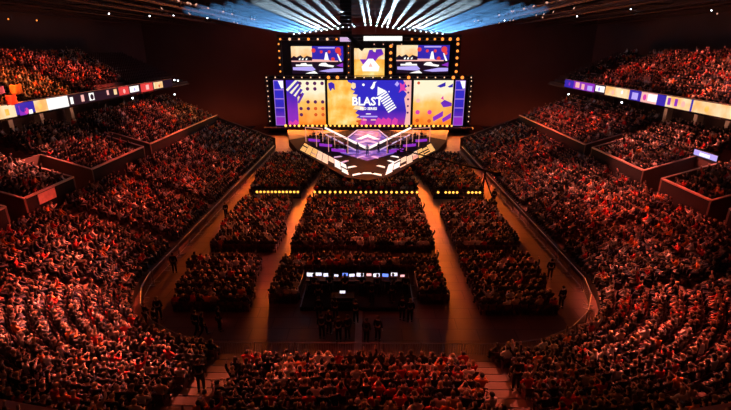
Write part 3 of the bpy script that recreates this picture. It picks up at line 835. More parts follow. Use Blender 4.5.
def d_wing_r(c):
    c.rect(0,0,1,1,'s_wing',0)
    for (u, v_, r, k) in ((.12,.98,.3,'s_dot_red'),(.12,.55,.42,'s_pink'),(.12,.29,.46,'s_magenta'),(.43,.29,.46,'s_magenta'),(.12,.10,.4,'s_dot_red'),(.43,.09,.4,'s_dot_red')): c.circ(u, min(v_, .94), r, k, 2)
    c.poly([(.58,.87),(.80,.96),(.80,.87),(.68,.84)],'s_indigo',2); c.poly([(.86,.86),(.99,.93),(.99,.85),(.9,.84)],'s_indigo',2)
    c.poly([(.70,.50),(.80,.57),(.99,.50),(.99,.43),(.78,.40)],'s_purple',2); c.poly([(.70,.6),(.76,.66),(.78,.56)],'s_magenta',2)
    c.poly([(.52,.18),(.78,.32),(.78,.2),(.54,.08)],'s_purple',2); c.poly([(.76,.14),(.99,.28),(.99,.16),(.79,.06)],'s_purple',2)
def d_col(c):
    c.rect(0,0,1,1,'s_outline',0)
    for i in range(5): c.rect(.06,.012+.198*i,.94,.188+.198*i,'s_blue' if i else 's_purple',1)
    c.poly([(.45,.985),(.95,.985),(.95,.83),(.75,.82)],'s_white',2)
def d_upper(c):
    c.rect(0,0,1,1,'s_dark',0)
    c.rect(0,.48,.40,1,'s_cream',1); c.poly([(0,.48),(.40,.48),(.40,.6),(.3,.66),(.24,.58),(.18,.68),(.1,.6),(.05,.66),(0,.58)],'s_dark',2)
    for u in (.14,.2,.27): c.poly([(u,.5),(u+.03,.5),(u+.04,.58),(u+.01,.56)],'s_white',3)
    c.rect(.40,.48,1,1,'s_indigo',1)
    for (u,v_,r) in ((.43,.85,.42),(.58,.8,.3),(.73,.8,.3),(.9,.85,.6),(.93,.72,.35),(.80,.53,.4)): c.circ(u,v_,r,'s_red',2)
    c.rect(.52,.92,.84,.97,'s_lilac',3); c.poly([(.63,.5),(.72,.5),(.69,.78),(.66,.78)],'s_white',3); c.poly([(.88,.72),(.9,.72),(.97,.45),(.93,.45)],'s_white',3); c.poly([(.4,.48),(.75,.48),(.72,.52),(.4,.53)],'s_pink',3)
    c.rect(0,.44,.9,.48,'s_pink',3)
    c.poly([(.08,.28),(.40,.28),(.39,.34),(.30,.34),(.28,.4),(.18,.38),(.17,.34),(.08,.34)],'s_white',2); c.poly([(.52,.30),(.80,.24),(.82,.30),(.70,.34),(.66,.41),(.58,.4),(.54,.36)],'s_white',2)
    c.poly([(.02,.14),(.4,.10),(.46,.16),(.4,.27),(.02,.24)],'s_lilac',2); c.poly([(.26,.01),(.5,.01),(.44,.11),(.34,.06)],'s_white',3)
    c.poly([(.52,.10),(.8,.2),(.99,.2),(.99,.08),(.7,.06)],'s_lilac',2); c.poly([(.86,.3),(.99,.4),(.99,.24)],'s_purple',2)
def d_logo(c):
    c.rect(0,0,1,1,'s_yellow',0); c.rect(0,.62,1,1,'s_cream',1)
    c.poly([(.18,.62),(.40,.62),(.5,.95),(.9,.98),(.97,.8),(.8,.7),(.7,.56),(.4,.5),(.3,.42)],'s_purple',2)
    c.poly([(.28,.2),(.80,.2),(.84,.36),(.62,.64),(.46,.64),(.24,.36)],'s_white',3); c.poly([(.47,.36),(.61,.36),(.54,.5)],'s_pink',4)
    c.poly([(.60,.98),(.62,.9),(.7,.86),(.72,.98)],'s_cream',3)
screen('video_wall', 'huge central video wall with the white event title on blue', -8.4, 8.9, 1.75, 10.85, d_main)
screen('video_wall', 'tall left video wall with dots and a violet corner', -16.9, -8.9, 1.75, 10.85, d_wing_l)
screen('video_wall', 'tall right video wall with purple slabs on yellow', 9.4, 17.5, 1.75, 10.85, d_wing_r)
screen('video_column', 'narrow blue column screen at the left end of the video walls', -19.5, -17.4, 1.6, 10.85, d_col)
screen('video_column', 'narrow blue column screen at the right end of the video walls', 17.9, 20.0, 1.6, 10.85, d_col)
screen('live_screen', 'upper left screen showing the game broadcast', -15.5, -5.0, 12.1, 17.4, d_upper)
screen('live_screen', 'upper right screen showing the game broadcast', 5.7, 16.3, 12.2, 17.6, d_upper)
screen('logo_screen', 'square screen with a white emblem on orange', -2.8, 3.3, 11.5, 17.0, d_logo)
lb = thing('light_batten', 'long bright white batten above the emblem screen', 'light', (-0.9, 92.6, 18.4))
MB().box(-0.1, 7.7, 0, 0.4, -0.1, 1.0).build('housing', M['black'], lb)
MB().box(0, 7.6, -0.06, 0.0, 0, 0.85).build('diffuser', M['s_white'], lb)
bw = MB()
bw.box(-21.2, 21.5, 94.0, 94.3, 0, 11.8).box(-18.3, 18.6, 94.0, 94.3, 11.8, 19.6)
tag(bw.build('backdrop_panel', M['drape']), 'black backdrop behind the video walls', 'backdrop')

# supporting truss towers and beams
def truss(a, b, r=0.35, name='roof_truss', label='', group=None, m=None, bay=None):
    a = Vector(a); b = Vector(b); d = (b-a).normalized(); u = d.orthogonal().normalized()
    if abs(d.z) < 0.9: u = Vector((0, 0, 1)); 
    w_ = d.cross(u).normalized(); L = (b-a).length; mb = MB(); C_ = [u*r+w_*r, u*r-w_*r, -u*r-w_*r, -u*r+w_*r]
    for c in C_: mb.bar(c, (b-a)+c, 0.055, 4)
    t = thing(name, label, 'truss', a, 0, group); mb.build('chords', m or M['truss'], t)
    br = MB(); bay = bay or r*2.6; n = int(L/bay)
    for i in range(n):
        for k in range(4):
            p, q = C_[k], C_[(k+1) % 4]
            if i % 2: p, q = q, p
            br.bar(d*(i*bay)+p, d*((i+1)*bay)+q, 0.032, 3)
    br.build('bracing', m or M['truss'], t)
    return t
for x, sd in ((-20.8,'left'),(21.1,'right')): truss((x, 93.2, 0), (x, 93.2, 12), 0.3, 'tower_truss', 'tall truss tower at the %s end of the video walls' % sd)
truss((-20.4, 93.0, 11.45), (20.7, 93.0, 11.45), 0.28, 'beam_truss', 'long truss beam between the lower and the upper screens')
truss((-18.2, 93.0, 18.75), (-1.1, 93.0, 18.75), 0.3, 'beam_truss', 'truss beam along the top of the screens, left of the white batten')
truss((7.1, 93.0, 18.75), (18.4, 93.0, 18.75), 0.3, 'beam_truss', 'truss beam along the top of the screens, right of the white batten')
for x, l in ((-17.6,'left of the upper left screen'),(-3.9,'between the upper left screen and the emblem screen'),(4.5,'between the emblem screen and the upper right screen'),(17.9,'right of the upper right screen')):
    truss((x, 93.0, 11.6), (x, 93.0, 18.7), 0.25, 'tower_truss', 'upright truss '+l)

# lamps
def lamp_mesh(r):
    h = MB().bar((0, 0.30, 0), (0, 0.0, 0), r*0.75, 8, 0, r*1.12).box(-r*0.3, r*0.3, 0.1, 0.2, -r*1.6, -r*0.6)
    l = MB(); n = 10
    l.add([(0, -0.05, 0)]+[(r*math.cos(2*PI*i/n), -0.01, r*math.sin(2*PI*i/n)) for i in range(n)], [(0, 1+i, 1+(i+1) % n) for i in range(n)])
    return h.mesh('lamp_housing', M['black'], True), l
LMC = {}
def lamp(name, x, y, z, r, mk, label, group, rz=0, rx=0):
    key = (r, mk)
    if key not in LMC:
        h, l = lamp_mesh(r); LMC[key] = (h, l.mesh('lens', M[mk]))
    o = put(name, LMC[key][0], None, (x, y, z), rz); o.rotation_euler = (rx, 0, rz)
    tag(o, label, 'lamp', group); put('lens', LMC[key][1], o)
    return o
r3 = random.Random(5)
for i in range(38):
    x = -17.0+i*0.925
    lamp('stage_lamp', x, 91.0, 1.95, 0.2+0.08*(i % 3 == 0), 'lamp_yellow', 'amber lamp in the glowing row along the foot of the video walls', 'amber foot lamps below the video walls')
for i, x in enumerate((-21.4,-20.2,-19.0,19.4,20.5,21.6)):
    lamp('stage_lamp', x, 91.6, 1.3, 0.28, 'lamp_orange', 'orange lamp on the stage floor at the %s foot of the screens' % ('left' if x < 0 else 'right'), 'orange foot lamps at the ends of the screens')
for i in range(24):
    x = -20.6+i*1.8; big = i in (7, 8, 16, 21, 22)
    lamp('stage_lamp', x, 92.4, 11.45, 0.34 if big else 0.14, 'lamp_orange' if big else 'lamp_pale', '%s lamp in the row between lower and upper screens' % ('large orange' if big else 'small pale'), 'lamps between the lower and upper screens')
for sx, sd in ((-1,'left'),(1,'right')):
    for j in range(9): lamp('stage_lamp', (20.95 if sx > 0 else -20.55), 92.6, 2.6+j*1.02, 0.12, 'lamp_pale', 'small pale lamp up the %s tower beside the video walls' % sd, 'lamps up the %s tower' % sd)
    for j in range(5): lamp('stage_lamp', sx*17.7, 92.5, 12.6+j*1.3, 0.18 if sx < 0 else 0.28, 'lamp_orange', 'orange lamp on the upright beside the upper %s screen' % sd, 'lamps beside the upper %s screen' % sd)
    for j in range(5): lamp('stage_lamp', (-3.9 if sx < 0 else 4.5), 92.5, 12.4+j*1.25, 0.12 if sx < 0 else 0.3, 'lamp_orange', 'orange lamp on the upright %s of the emblem screen' % sd, 'lamps %s of the emblem screen' % sd)
for i in range(8):
    lamp('stage_lamp', -17.3+i*1.85, 92.4, 18.7, 0.26 if i % 2 else 0.2, 'lamp_orange' if i % 3 == 0 else 'lamp_pale', 'lamp along the top edge above the upper left screen', 'lamps above the upper left screen')
for i in range(7):
    lamp('stage_lamp', 8.6+i*1.5, 92.4, 18.7, 0.3 if i > 3 else 0.22, 'lamp_orange', 'lamp along the top edge above the upper right screen', 'lamps above the upper right screen')
for i in range(4): lamp('stage_lamp', 1.2+i*1.8, 92.4, 17.75, 0.12, 'lamp_small', 'tiny lamp under the white batten', 'lamps under the white batten')

# amber lamp bars standing across the floor
def lamp_bar(x0, x1, y, xs, label):
    t = thing('lamp_bar', label, 'lamp bar', (x0, y, 0), 0); L = x1-x0
    MB().box(0, L, 0, 0.3, 0.0, 0.12).build('base', M['black'], t); MB().box(0, L, 0.05, 0.25, 0.62, 0.72).build('rail', M['black'], t)
    for q in (0.1, L/2, L-0.1): MB().box(q-0.05, q+0.05, 0.08, 0.22, 0.1, 0.65).build('post', M['black'], t)
    h, l = lamp_mesh(0.15); lm = l.mesh('lens', M['lamp_yellow'])
    for x in xs:
        o = put('lamp', h, t, (x-x0, -0.12, 0.86)); put('lens', lm, o)
lamp_bar(-13.4, -7.9, 50.0, [-13.1+i*0.445 for i in range(12)], 'bar of twelve amber lamps across the floor left of the centre block')
lamp_bar(-6.5, 6.2, 50.0, [-6.2+i*0.61 for i in range(21)], 'long bar of amber lamps across the floor before the stage')
lamp_bar(8.0, 14.0, 50.0, [8.5,9.4,9.85,10.3,10.75,12.1,12.55,13.0,13.45], 'bar of amber lamps with gaps across the floor at the right')

# ------------------------------------------------------------------ ribbon boards
def ribbon(sx, segs, y0, y1, label):
    t = thing('ribbon_board', label, 'ribbon board', (sx*33.0, y0, 10.95), -sx*PI/2*1, None)
    # local x runs along the board as seen from the arena, local -y faces the arena
    L = y1-y0
    c = Canvas(L, 1.15); c.rect(0, 0, 1, 1, 's_dark', 0)
    for sgm in segs: sgm(c)
    # transform: for the right board local +x points to -Y
    t.location = (sx*33.0, y1 if sx > 0 else y0, 10.95); t.rotation_euler = (0, 0, -PI/2 if sx > 0 else PI/2)
    c.build('picture', t)
    MB().box(0, L, 0.03, 0.35, -0.2, 1.2).build('housing', M['black'], t)
    MB().box(0, L, 0.0, 0.06, 1.2, 1.26).build('top_rim', M['rim'], t)
    return t
def yL(u): return 33.0*F/1.0
def ray_y(u, v_, X):
    m = Euler((PI/2-PITCH, 0, YAW)).to_matrix(); d = m @ Vector(((u-365.5)/F, -(v_-205)/F, -1)); tt_ = (X-CAM.x)/d.x
    return d.y*tt_
def R(u0, u1, key, v0=0.0, v1=1.0, sx=1, Y0=0, Y1=1, lay=1):
    def f(c):
        vv = lambda u: (107-u*0.163) if sx < 0 else (76+(u-568)*0.163)
        a = ray_y(u0, vv(u0), sx*33.0); b = ray_y(u1, vv(u1), sx*33.0)
        if sx > 0: ua, ub = (Y1-b)/(Y1-Y0), (Y1-a)/(Y1-Y0); ua, ub = sorted((ua, ub))
        else: ua, ub = sorted(((a-Y0)/(Y1-Y0), (b-Y0)/(Y1-Y0)))
        ua = max(ua, 0); ub = min(ub, 1)
        if ub > ua: c.rect(ua, v0, ub, v1, key, lay)
    return f
def RC(u, v0, r, key, sx, Y0, Y1, lay=3):
    def f(c):
        y = ray_y(u, (107-u*0.163) if sx < 0 else (76+(u-568)*0.163), sx*33.0)
        c.circ((Y1-y)/(Y1-Y0) if sx > 0 else (y-Y0)/(Y1-Y0), v0, r, key, lay)
    return f
YA, YB = 24.0, 76.5
kl = dict(sx=-1, Y0=YA, Y1=YB)
ribbon(-1, [R(-80,14,'s_cream',**kl), R(3,7,'s_yellow',.2,.7,lay=2,**kl), R(14,33,'s_indigo',.1,1,**kl), R(17,24,'s_purple',0,.8,lay=2,**kl), R(26,30,'s_white',0,.35,lay=2,**kl), R(33,46,'s_cream',**kl), R(46,67,'s_white',**kl),
            R(69,72,'s_white',.15,.8,**kl), R(80,83,'s_pink',.2,.85,**kl), R(88,93,'s_white',.15,.9,**kl), R(106,108,'s_pink',.4,.9,**kl), R(113,116,'s_cream',.3,.9,**kl), R(118,128,'s_red',.1,1,**kl), R(129,138,'s_white',.2,.9,**kl),
            R(140,152,'s_red',0,1,**kl), R(145,148,'s_pink',.2,.8,lay=2,**kl), R(153,162,'s_cream',.1,.95,**kl), RC(21,.6,.42,'s_indigo',**kl), RC(24,.3,.3,'s_magenta',**kl), RC(38,.5,.3,'s_yellow',**kl), RC(90.5,.5,.33,'s_dark',**kl), RC(123,.5,.3,'s_pink',**kl), RC(133.5,.5,.22,'s_lilac',**kl), RC(158,.4,.25,'s_dot_red',**kl)], YA, YB, 'glowing advertising ribbon along the front of the left balcony')
kr = dict(sx=1, Y0=YA, Y1=YB)
ribbon(1, [R(566,575,'s_indigo',**kr), R(575,596,'s_purple',**kr), R(577,581,'s_pink',.2,.9,lay=2,**kr), R(583,586,'s_pink',.1,.8,lay=2,**kr), R(589,594,'s_lilac',.1,.7,lay=2,**kr), R(597,606,'s_white',.2,.9,**kr), R(607,631,'s_cream',**kr),
           R(631,643,'s_indigo',**kr), R(634,640,'s_lilac',.1,.8,lay=2,**kr), R(643,659,'s_pink',**kr), R(650,659,'s_white',.2,.9,lay=2,**kr), R(659,668,'s_indigo',**kr), R(668,693,'s_cream',**kr), R(670,673,'s_purple',.2,.85,lay=2,**kr), R(677,680,'s_purple',.2,.85,lay=2,**kr), R(693,695,'s_indigo',**kr), R(695,820,'s_cream',**kr), RC(571,.5,.3,'s_purple',**kr), RC(601,.5,.3,'s_lilac',**kr), RC(615,.4,.3,'s_pink',**kr), RC(624,.6,.25,'s_white',**kr), RC(647,.5,.35,'s_magenta',**kr), RC(686,.5,.3,'s_pink',**kr), RC(710,.45,.3,'s_yellow',**kr)],
       YA, YB, 'glowing advertising ribbon along the front of the right balcony')
for (x, y, z, sd) in ((-33, 77.6, 11.9, 'left'), (-33, 79.0, 11.7, 'left'), (-33.0, 76.9, 9.6, 'left'), (33, 74.5, 9.9, 'right'), (33.0, 58.5, 10.4, 'right'), (-33, 63, 10.4, 'left')):
    lamp('balcony_lamp', x, y, z, 0.13, 'lamp_white', 'small white lamp hanging under the %s balcony edge' % sd, 'small lamps at the %s balcony edge' % sd)

lb_ = thing('led_board', 'small violet and white lit board on the wall above the right stand entrance', 'lit board', (31.0, 38.1, 7.52))
MB().box(-0.06, 0.12, 0, 3.0, 0, 0.6).build('casing', M['black'], lb_); MB().box(-0.08, -0.06, 0.05, 2.95, 0.05, 0.55).build('panel', M['s_lilac'], lb_); MB().box(-0.1, -0.08, 0.9, 2.2, 0.12, 0.4).build('lettering_bar', M['s_white'], lb_)
pb = thing('banner', 'small pink banner fixed to the front of the left middle tier', 'banner', (-26.42, 34.4, 5.05))
MB().box(0, 0.04, -1.0, 1.0, 0, 0.85).build('cloth', M['pink_cloth'], pb)
# coloured patches added for screen reflections and orange-lit crowd, left balcony front
def cloth(w_, h_, m, name, loc, rz, label, cat='reflection_patch'):
    mb = MB(); nx, nz = 10, 6; vs = []
    for s_ in (0, 1):
        for j in range(nz+1):
            for i in range(nx+1):
                vs.append((w_*(i/nx-0.5), 0.05*math.sin(i*1.3+j*.4)+0.02*s_, -h_*j/nz+0.04*math.sin(i*.9)))
    fs = []; N = (nx+1)*(nz+1)
    for j in range(nz):
        for i in range(nx):
            a = j*(nx+1)+i; fs.append((a, a+1, a+nx+2, a+nx+1)); fs.append((N+a+nx+1, N+a+nx+2, N+a+1, N+a))
    b = [i for i in range(nx+1)] + [j*(nx+1)+nx for j in range(1, nz+1)] + [nz*(nx+1)+i for i in range(nx-1, -1, -1)] + [j*(nx+1) for j in range(nz-1, 0, -1)]
    for k in range(len(b)): a, c = b[k], b[(k+1) % len(b)]; fs.append((a, a+N, c+N, c))
    mb.add(vs, fs)
    return tag(mb.build(name, m, None, loc, rz, True), label, cat)
cr = mat('red_reflection', (0.7, 0.04, 0.04), 0.8, 0, 0.2, 4); co = mat('orange_reflection', (0.9, 0.32, 0.05), 0.8, 0, 0.2, 4); cp = mat('violet_reflection', (0.15, 0.05, 0.45), 0.8, 0, 0.2, 4)
cloth(1.6, 0.9, cr, 'reflection_patch', (-32.85, 38.6, 12.95), PI/2, 'added red patch imitating a reflection above the ribbon on the left balcony, nearer one')
cloth(1.3, 0.9, cr, 'reflection_patch', (-32.85, 41.4, 12.95), PI/2, 'added red patch imitating a reflection above the ribbon on the left balcony, farther one')
cloth(1.6, 0.9, co, 'reflection_patch', (-33.9, 43.6, 13.7), PI/2, 'added orange patch imitating a reflection behind the left balcony ribbon')
cloth(1.2, 0.7, cp, 'reflection_patch', (-33.9, 41.6, 13.7), PI/2, 'added violet patch imitating a reflection behind the left balcony ribbon')

# ------------------------------------------------------------------ front-of-house control area
pf = thing('control_platform', 'low black platform of the sound and light control area', 'platform', (-0.5, 27.6, 0))
MB().box(-3.9, 3.9, -1.6, 3.2, 0.0, 0.3).build('deck', M['black'], pf)
for q in (-3.88, 3.88): MB().box(q-0.03, q+0.03, -1.6, 3.2, 0.3, 0.34).build('edge', M['steel'], pf)
dk = MB
def desk(x, y, w_, label):
    t = thing('control_desk', label, 'desk', (x, y, 0.3))
    MB().box(-w_/2, w_/2, -0.4, 0.4, 0.72, 0.78).build('desk_top', M['black'], t)
    for a in (-w_/2+0.06, w_/2-0.06):
        for b in (-0.34, 0.34): MB().box(a-0.03, a+0.03, b-0.03, b+0.03, 0, 0.72).build('leg', M['steel'], t)
    MB().box(-w_/2, w_/2, 0.36, 0.4, 0.1, 0.72).build('front_panel', M['black'], t)
for i, x in enumerate((-3.4, -1.5, 0.4, 2.3)): desk(x, 28.6, 1.8, ('leftmost', 'second from left', 'third from left', 'rightmost')[i]+' control desk carrying lit monitors')
desk(-1.5, 26.3, 1.6, 'small rear control desk with one lit monitor')
def monitor(x, y, z, w_, key, label, rz=0):
    t = thing('monitor', label, 'monitor', (x, y, z), rz, 'monitors on the control desks')
    h = w_*0.6
    MB().box(-w_/2, w_/2, 0, 0.04, 0.12, 0.12+h).build('casing', M['black'], t); MB().box(-w_/2+.015, w_/2-.015, -0.006, 0.0, 0.135, 0.105+h).build('screen', M[key], t)
    MB().box(-0.03, 0.03, 0.01, 0.06, 0, 0.2).box(-0.12, 0.12, -0.08, 0.12, 0, 0.015).build('stand', M['black'], t)
M['mon_white'] = em_noise('monitor_white', [(0.3,(0.35,0.35,0.9)),(0.5,(0.9,0.88,1.0)),(0.8,(1,0.9,0.9))], 9, 1.3)
M['mon_blue'] = em('monitor_blue', (0.15, 0.25, 0.9), 1.5); M['mon_pink'] = em('monitor_pink', (1.0, 0.45, 0.45), 1.4)
mons = [(-4.0,.55,'mon_white'),(-3.4,.55,'mon_white'),(-2.8,.5,'mon_white'),(-2.1,.4,'mon_white'),(-1.45,.42,'mon_blue'),(-0.95,.5,'mon_white'),(-.35,.55,'mon_white'),(.3,.45,'mon_pink'),(.85,.5,'mon_white'),(1.5,.55,'mon_blue'),(2.15,.5,'mon_white'),(2.75,.4,'mon_pink')]
for i, (x, w_, k) in enumerate(mons):
    monitor(x, 28.65+(0.12 if i % 3 == 1 else 0), 1.08, w_*(0.85 if i % 2 else 1), k, '%s monitor on the control desks, %s from the left' % ({'mon_white':'white','mon_blue':'blue','mon_pink':'pink'}[k], ('first','second','third','fourth','fifth','sixth','seventh','eighth','ninth','tenth','eleventh','twelfth')[i]), (i % 3-1)*0.12)
monitor(-1.5, 26.3, 1.08, 0.4, 'mon_white', 'lone white monitor on the small rear desk')
for x, y, l in ((-4.65, 28.6, 'left'), (3.75, 28.6, 'right')):
    e = put('crowd_barrier', mfr, None, (x, y, 0), PI/2); tag(e, 'steel barrier along the %s side of the control platform' % l, 'barrier'); put('bars', mba, e)
    for q in (-0.9, 0.9): put('foot', mft, e, (q, 0, 0))
rr = random.Random(11)
# crew
for i, (x, y, p) in enumerate(((-3.6,27.5,'stand_desk'),(-2.5,27.6,'stand_desk'),(-1.4,27.5,'stand_desk'),(-0.2,27.6,'stand_desk'),(0.9,27.5,'stand_desk'),(2.0,27.6,'stand_desk'),(2.9,27.5,'stand'),(-3.2,26.6,'stand'),(0.5,26.4,'stand_fold'),(1.9,26.6,'stand'))):
    person('crew_member', p, (x, y, 0.3), rr.uniform(-.3, .3), 'crew member in dark clothes %s on the control platform' % ('working at a desk' if p == 'stand_desk' else 'standing with folded arms' if p == 'stand_fold' else 'standing'), 'crew on the control platform', (0.012,0.012,0.015), bot=(0.01,0.01,0.012))
for i, (x, y) in enumerate(((-2.6,23.0),(-2.2,23.4),(-1.55,22.7),(-1.0,22.9),(-0.55,24.6),(-3.0,25.0),(0.15,22.6),(0.85,22.8),(2.5,25.0),(3.0,24.8),(-1.9,24.9))):
    person('bystander', rr.choice(['stand','stand_fold','stand']), (x, y, 0), rr.uniform(-.5, .5), 'dark clad person standing on the open floor behind the control platform', 'people standing behind the control platform', (0.012,0.01,0.012), bot=(0.012,0.012,0.015))
for (x, y, z, l) in ((-7.3, 16.0, 2.26, 'dark figure standing on the near left stairway'), (7.0, 16.2, 2.26, 'dark figure standing on the near right stairway')):
    person('steward', 'stand', (x, y, z), 0.1, l, None, (0.012,0.01,0.012), bot=(0.012,0.012,0.012))
floorp = [(-13.6,24.9,'stand','tall figure in black standing by the near left barrier'),(-14.1,24.2,'stand_fold','figure in black with folded arms by the near left barrier'),(-13.2,23.6,'stand','figure in black next to the near left barrier gap'),
          (-10.5,23.3,'stand_walk','left of two figures walking across the open floor'),(-10.0,23.1,'stand_walk','right of two figures walking across the open floor'),(-9.2,23.7,'stand','lone dark figure on the open floor beside the walking pair'),
          (13.6,26.5,'stand','lone dark figure standing behind the right floor block'),(14.4,30.6,'stand','dark figure by the right barrier beside the floor block'),(-15.3,31.4,'stand','dark figure at the left barrier beside the rear floor block'),
          (-14.9,43.6,'stand','dark figure at the left barrier beside the middle floor block'),(14.8,48.6,'stand','dark figure at the right end of the lamp bar')]
for x, y, p, l in floorp: person('steward', p, (x, y, 0), rr.uniform(-1, 1), l, None, (0.012,0.01,0.012), bot=(0.012,0.012,0.012))
tag(MB().prism([(-0.22,20.9),(0.22,20.9),(0.22,26.0),(-0.22,26.0)], 0.002, 0.03).prism([(-0.12,20.9),(0.12,20.9),(0.12,26.0),(-0.12,26.0)], 0.03, 0.06).build('cable_ramp', mat('cable_ramp_grey', (0.5, 0.42, 0.42), 0.5, 0, 0.3, 4), None, (-0.35, 0, 0)), 'pale cable ramp running down the middle of the open floor', 'cable ramp')

# camera crane reaching over the right floor block
cr_ = thing('camera_crane', 'black camera crane arm reaching over the right floor seats', 'camera crane', (15.2, 50.6, 0))
MB().bar((0,0,3.1), (-10.6,11.2,3.4), 0.13, 6, 0, 0.09).build('arm', M['black'], cr_)
MB().bar((-0.9,0.9,2.4), (0.0,0,0.0), 0.07).bar((-0.9,0.9,2.4),(-1.6,0.6,0), 0.07).bar((-0.9,0.9,2.4),(-0.8,1.8,0), 0.07).bar((-0.9,0.9,2.3),(-0.9,0.9,3.15), 0.12).build('tripod', M['black'], cr_)
MB().box(-0.2,0.6,-0.5,0.2,2.8,3.3).build('counterweight', M['black'], cr_)
MB().box(-11.0,-10.5,10.9,11.4,2.9,3.3).bar((-10.7,11.0,3.1),(-10.9,10.6,3.05), 0.09, 8).build('camera', M['black'], cr_)

# hanging loudspeaker array and rigged camera crane above the screens
ha = thing('line_array', 'black loudspeaker array hanging from the roof before the upper screens', 'loudspeaker', (-2.7, 60, 23.1))
MB().bar((0,0,0),(0,0,-0.4), 0.03).box(-0.7,0.7,-0.5,0.5,-0.5,-0.4).build('frame', M['black'], ha)
for i in range(9):
    a = i*0.03; MB().box(-0.72,0.72,-0.45+0.02*i*i*0.3,0.45,-0.9-0.44*i,-0.52-0.44*i).build('cabinet', M['black'], ha)
MB().bar((0.1,0,-4.4),(2.2,0.2,-6.2), 0.22, 6, 0, 0.34).bar((0.3,0,-5.0),(1.9,0.2,-6.3), 0.05, 4).build('arm', M['black'], ha)
sg = thing('side_screen', 'small lilac lit panel beside the hanging array', 'screen', (-5.6, 92.2, 18.2))
MB().box(0,2.2,0,0.2,0,0.9).build('casing', M['black'], sg); MB().box(0.05,2.15,-0.03,0,0.05,0.85).build('panel', M['led_lilac'], sg)

# ------------------------------------------------------------------ roof steel and ceiling fittings
for i, y in enumerate((38, 46, 54, 62, 70, 78, 86)):
    truss((-48, y, 22.75), (48, y, 22.75), 0.4, 'roof_truss', 'dark steel roof truss spanning the arena, %s from the camera' % ('first','second','third','fourth','fifth','sixth','seventh')[i], 'roof trusses across the arena', bay=1.6)
for x in (-44, -36, -28, -21, 21, 28, 36, 44):
    truss((x, 36, 21.6), (x, 102, 21.6), 0.3, 'roof_truss', 'dark roof truss running towards the stage, %s %s of centre' % ({21:'nearest',28:'second',36:'third',44:'farthest'}[abs(x)], 'left' if x < 0 else 'right'), 'roof trusses along the arena', bay=1.4)
for x in (-40, -32, -24.5, 24.5, 32, 40):
    tag(MB().box(-0.6, 0.6, 0, 62, -0.06, 0).box(-0.62, -0.58, 0, 62, 0, 0.9).box(0.58, 0.62, 0, 62, 0.86, 0.9).build('catwalk', M['truss'], None, (x, 38, 22.1)), 'narrow catwalk hanging under the roof, %s on the %s' % ({24.5:'innermost',32:'middle',40:'outermost'}[abs(x)], 'left' if x < 0 else 'right'), 'catwalk')
# truss carrying the beam lights, a shallow gable
for sx, sd in ((-1,'left'),(1,'right')):
    truss((0, 93.6, 21.6), (sx*15.6, 93.6, 19.9), 0.25, 'gable_truss', '%s half of the sloping truss that carries the white beam lights' % sd, m=M['truss'])

def aim(o, tgt):
    d = (Vector(tgt)-o.location).normalized(); o.rotation_euler = d.to_track_quat('-Z', 'Y').to_euler()
def spot(loc, tgt, col, power, size_deg, blend=0.5, rad=0.15, name='spot_light'):
    l = bpy.data.lights.new(name, 'SPOT'); l.energy = power; l.color = col; l.spot_size = math.radians(size_deg); l.spot_blend = blend; l.shadow_soft_size = rad
    o = bpy.data.objects.new(name, l); COL.objects.link(o); o.location = loc; aim(o, tgt); return o
def area(loc, tgt, col, power, sx_, sy_, name='area_light'):
    l = bpy.data.lights.new(name, 'AREA'); l.shape = 'RECTANGLE'; l.size = sx_; l.size_y = sy_; l.energy = power; l.color = col
    o = bpy.data.objects.new(name, l); COL.objects.link(o); o.location = loc; aim(o, tgt); return o
HEAD = [None]
def moving_head(loc, tgt, lens, label, group):
    """moving-head lamp: yoke and head, aimed at tgt"""
    t = thing('moving_light', label, 'spotlight', loc, 0, group)
    if HEAD[0] is None:
        HEAD[0] = (MB().box(-0.2,0.2,-0.15,0.15,0.25,0.4).box(-0.22,-0.17,-0.06,0.06,-0.1,0.3).box(0.17,0.22,-0.06,0.06,-0.1,0.3).mesh('yoke', M['black']),
                   MB().bar((0,0,0.16),(0,0,-0.22), 0.12, 8, 0, 0.16).mesh('head', M['black'], True), {})
    put('yoke', HEAD[0][0], t)
    h = put('head', HEAD[0][1], t); d = (Vector(tgt)-Vector(loc)).normalized(); h.rotation_euler = d.to_track_quat('-Z', 'Y').to_euler()
    if lens not in HEAD[0][2]:
        n = 10; HEAD[0][2][lens] = MB().add([(0,0,-0.235)]+[(0.13*math.cos(2*PI*i/n), 0.13*math.sin(2*PI*i/n), -0.225) for i in range(n)], [(0, 1+(i+1) % n, 1+i) for i in range(n)]).mesh('lens', M[lens])
    put('lens', HEAD[0][2][lens], h)
    return t

BP_IN, BP_OUT = 9e6, 7e6
